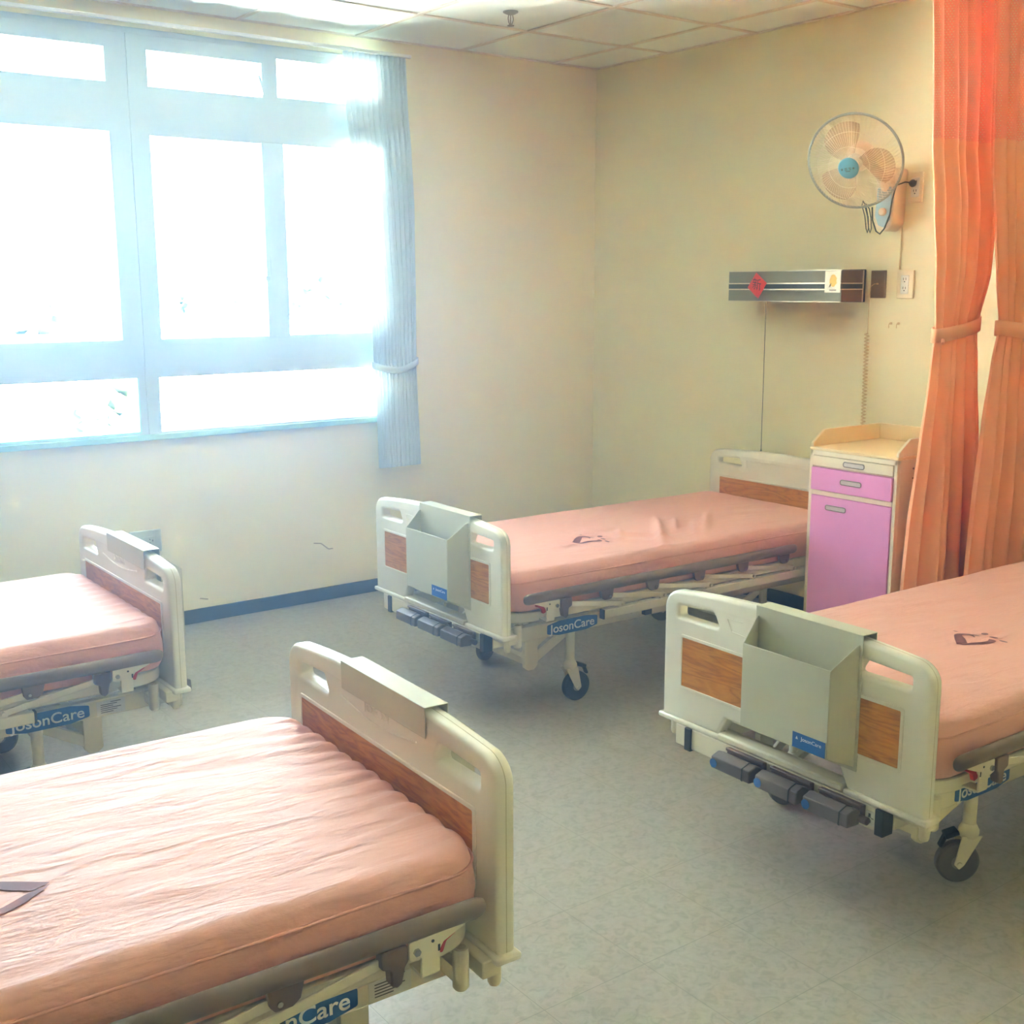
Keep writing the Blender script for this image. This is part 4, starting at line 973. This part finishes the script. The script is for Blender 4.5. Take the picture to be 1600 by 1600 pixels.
c2 = curtain('privacy_curtain', r2, -2.765, 6, 11, 2.080, 0.30, M_orange, sharp=1.0); tag(c2, 'orange tied-back privacy curtain at the right edge, behind the bed', 'curtain', 'orange privacy curtains')
curtain('net_header', r2, -2.765, 6, 11, 2.722, 2.080, M_net, c2, nz=30, sharp=1.0)
curtain('hem_band', [(a, b-0.001, c+0.001, d) for a, b, c, d in r2], -2.7665, 6, 11, 2.085, 2.067, M_orange, c2, nz=2, sharp=1.0)
tie(c2, band_pts(-0.392, -0.075, -2.765, 0.045, 1.415, 1.375), 0.055, M_orange)
for (yy, lb) in ((-2.63, 'white ceiling track carrying the curtain beside the cabinet'), (-2.765, 'white ceiling track carrying the curtain nearest the right edge')):
    tk = tag(MB().bx(-2.1, -0.01, yy-0.012, yy+0.012, 2.722, H-0.006).build('curtain_track', M_alu, bevel=0.002), lb, 'curtain track', 'ceiling curtain tracks')
# pale window curtain
r3 = [(2.665, -1.640, -1.290, 0.014), (2.45, -1.632, -1.284, 0.016), (2.22, -1.610, -1.270, 0.020), (1.94, -1.572, -1.258, 0.022), (1.57, -1.536, -1.256, 0.022), (1.25, -1.513, -1.260, 0.018), (1.17, -1.508, -1.262, 0.015), (1.08, -1.500, -1.260, 0.018), (0.664, -1.496, -1.246, 0.024)]
c3 = curtain('window_curtain', r3, -0.075, 13, 5, 2.665, 0.662, M_pale, nx=220); tag(c3, 'pale blue window curtain gathered with a tieback at the window\'s right end', 'curtain')
tp_ = [(x, y, z-0.035*math.sin(math.pi*min(1, max(0, (x+1.522)/0.27)))) for (x, y, z) in band_pts(-1.522, -1.252, -0.075, 0.038, 1.185, 1.200)]
tie(c3, tp_, 0.034, M_pale)
ct_ = tag(MB().bx(-4.1, -1.26, -0.082, -0.066, 2.668, 2.684).bx(-1.30, -1.28, -0.08, 0, 2.670, 2.682).bx(-3.4, -3.38, -0.08, 0, 2.670, 2.682).build('curtain_rail', M_socketw, bevel=0.003), 'white curtain rail above the window', 'curtain rail')

# ------------------------------------------------------------------ ceiling things
sp_ = tag(empty('sprinkler', (-1.220, -0.842, H)), 'small metal fire sprinkler on the ceiling', 'sprinkler')
MB().lathe([(0.0005, 0), (0.034, 0), (0.034, -0.004), (0.018, -0.012), (0.010, -0.014), (0.0005, -0.014)], 24).build('escutcheon', M_wheel, sp_)
MB().cyl((0, 0, -0.01), (0, 0, -0.055), 0.0035, 8).tube([(0.010, 0, -0.012), (0.014, 0, -0.03), (0.010, 0, -0.046), (0.003, 0, -0.056)], 0.0025, 6).tube([(-0.010, 0, -0.012), (-0.014, 0, -0.03), (-0.010, 0, -0.046), (-0.003, 0, -0.056)], 0.0025, 6).build('body', M_wheel, sp_)
MB().lathe([(0.0005, -0.056), (0.015, -0.057), (0.016, -0.060), (0.0005, -0.061)], 18).build('deflector', M_wheel, sp_)
M_off = mat('opal_diffuser', srgb(238, 240, 232), 0.3)
def troffer(x0, x1, y0, y1, m, label):
    r = tag(empty('ceiling_light', ((x0+x1)/2, (y0+y1)/2, H)), label, 'ceiling light', 'ceiling light panels'); hx, hy = (x1-x0)/2, (y1-y0)/2
    MB().bx(-hx, hx, -hy, -hy+0.02, -0.012, -0.0005).bx(-hx, hx, hy-0.02, hy, -0.012, -0.0005).bx(-hx, -hx+0.02, -hy, hy, -0.012, -0.0005).bx(hx-0.02, hx, -hy, hy, -0.012, -0.0005).build('frame', M_alu, r, smooth=0)
    MB().bx(-hx+0.02, hx-0.02, -hy+0.02, hy-0.02, -0.008, -0.0005).build('diffuser', m, r, smooth=0)
troffer(-2.732, -2.141, -1.775, -0.580, M_off, 'ceiling light panel nearest the window, only its edge in view')
troffer(-2.125, -1.533, -5.42, -4.225, M_off, 'ceiling light panel over the near end of the ward')
troffer(-4.556, -3.964, -5.42, -4.225, M_off, 'ceiling light panel above the photographer')
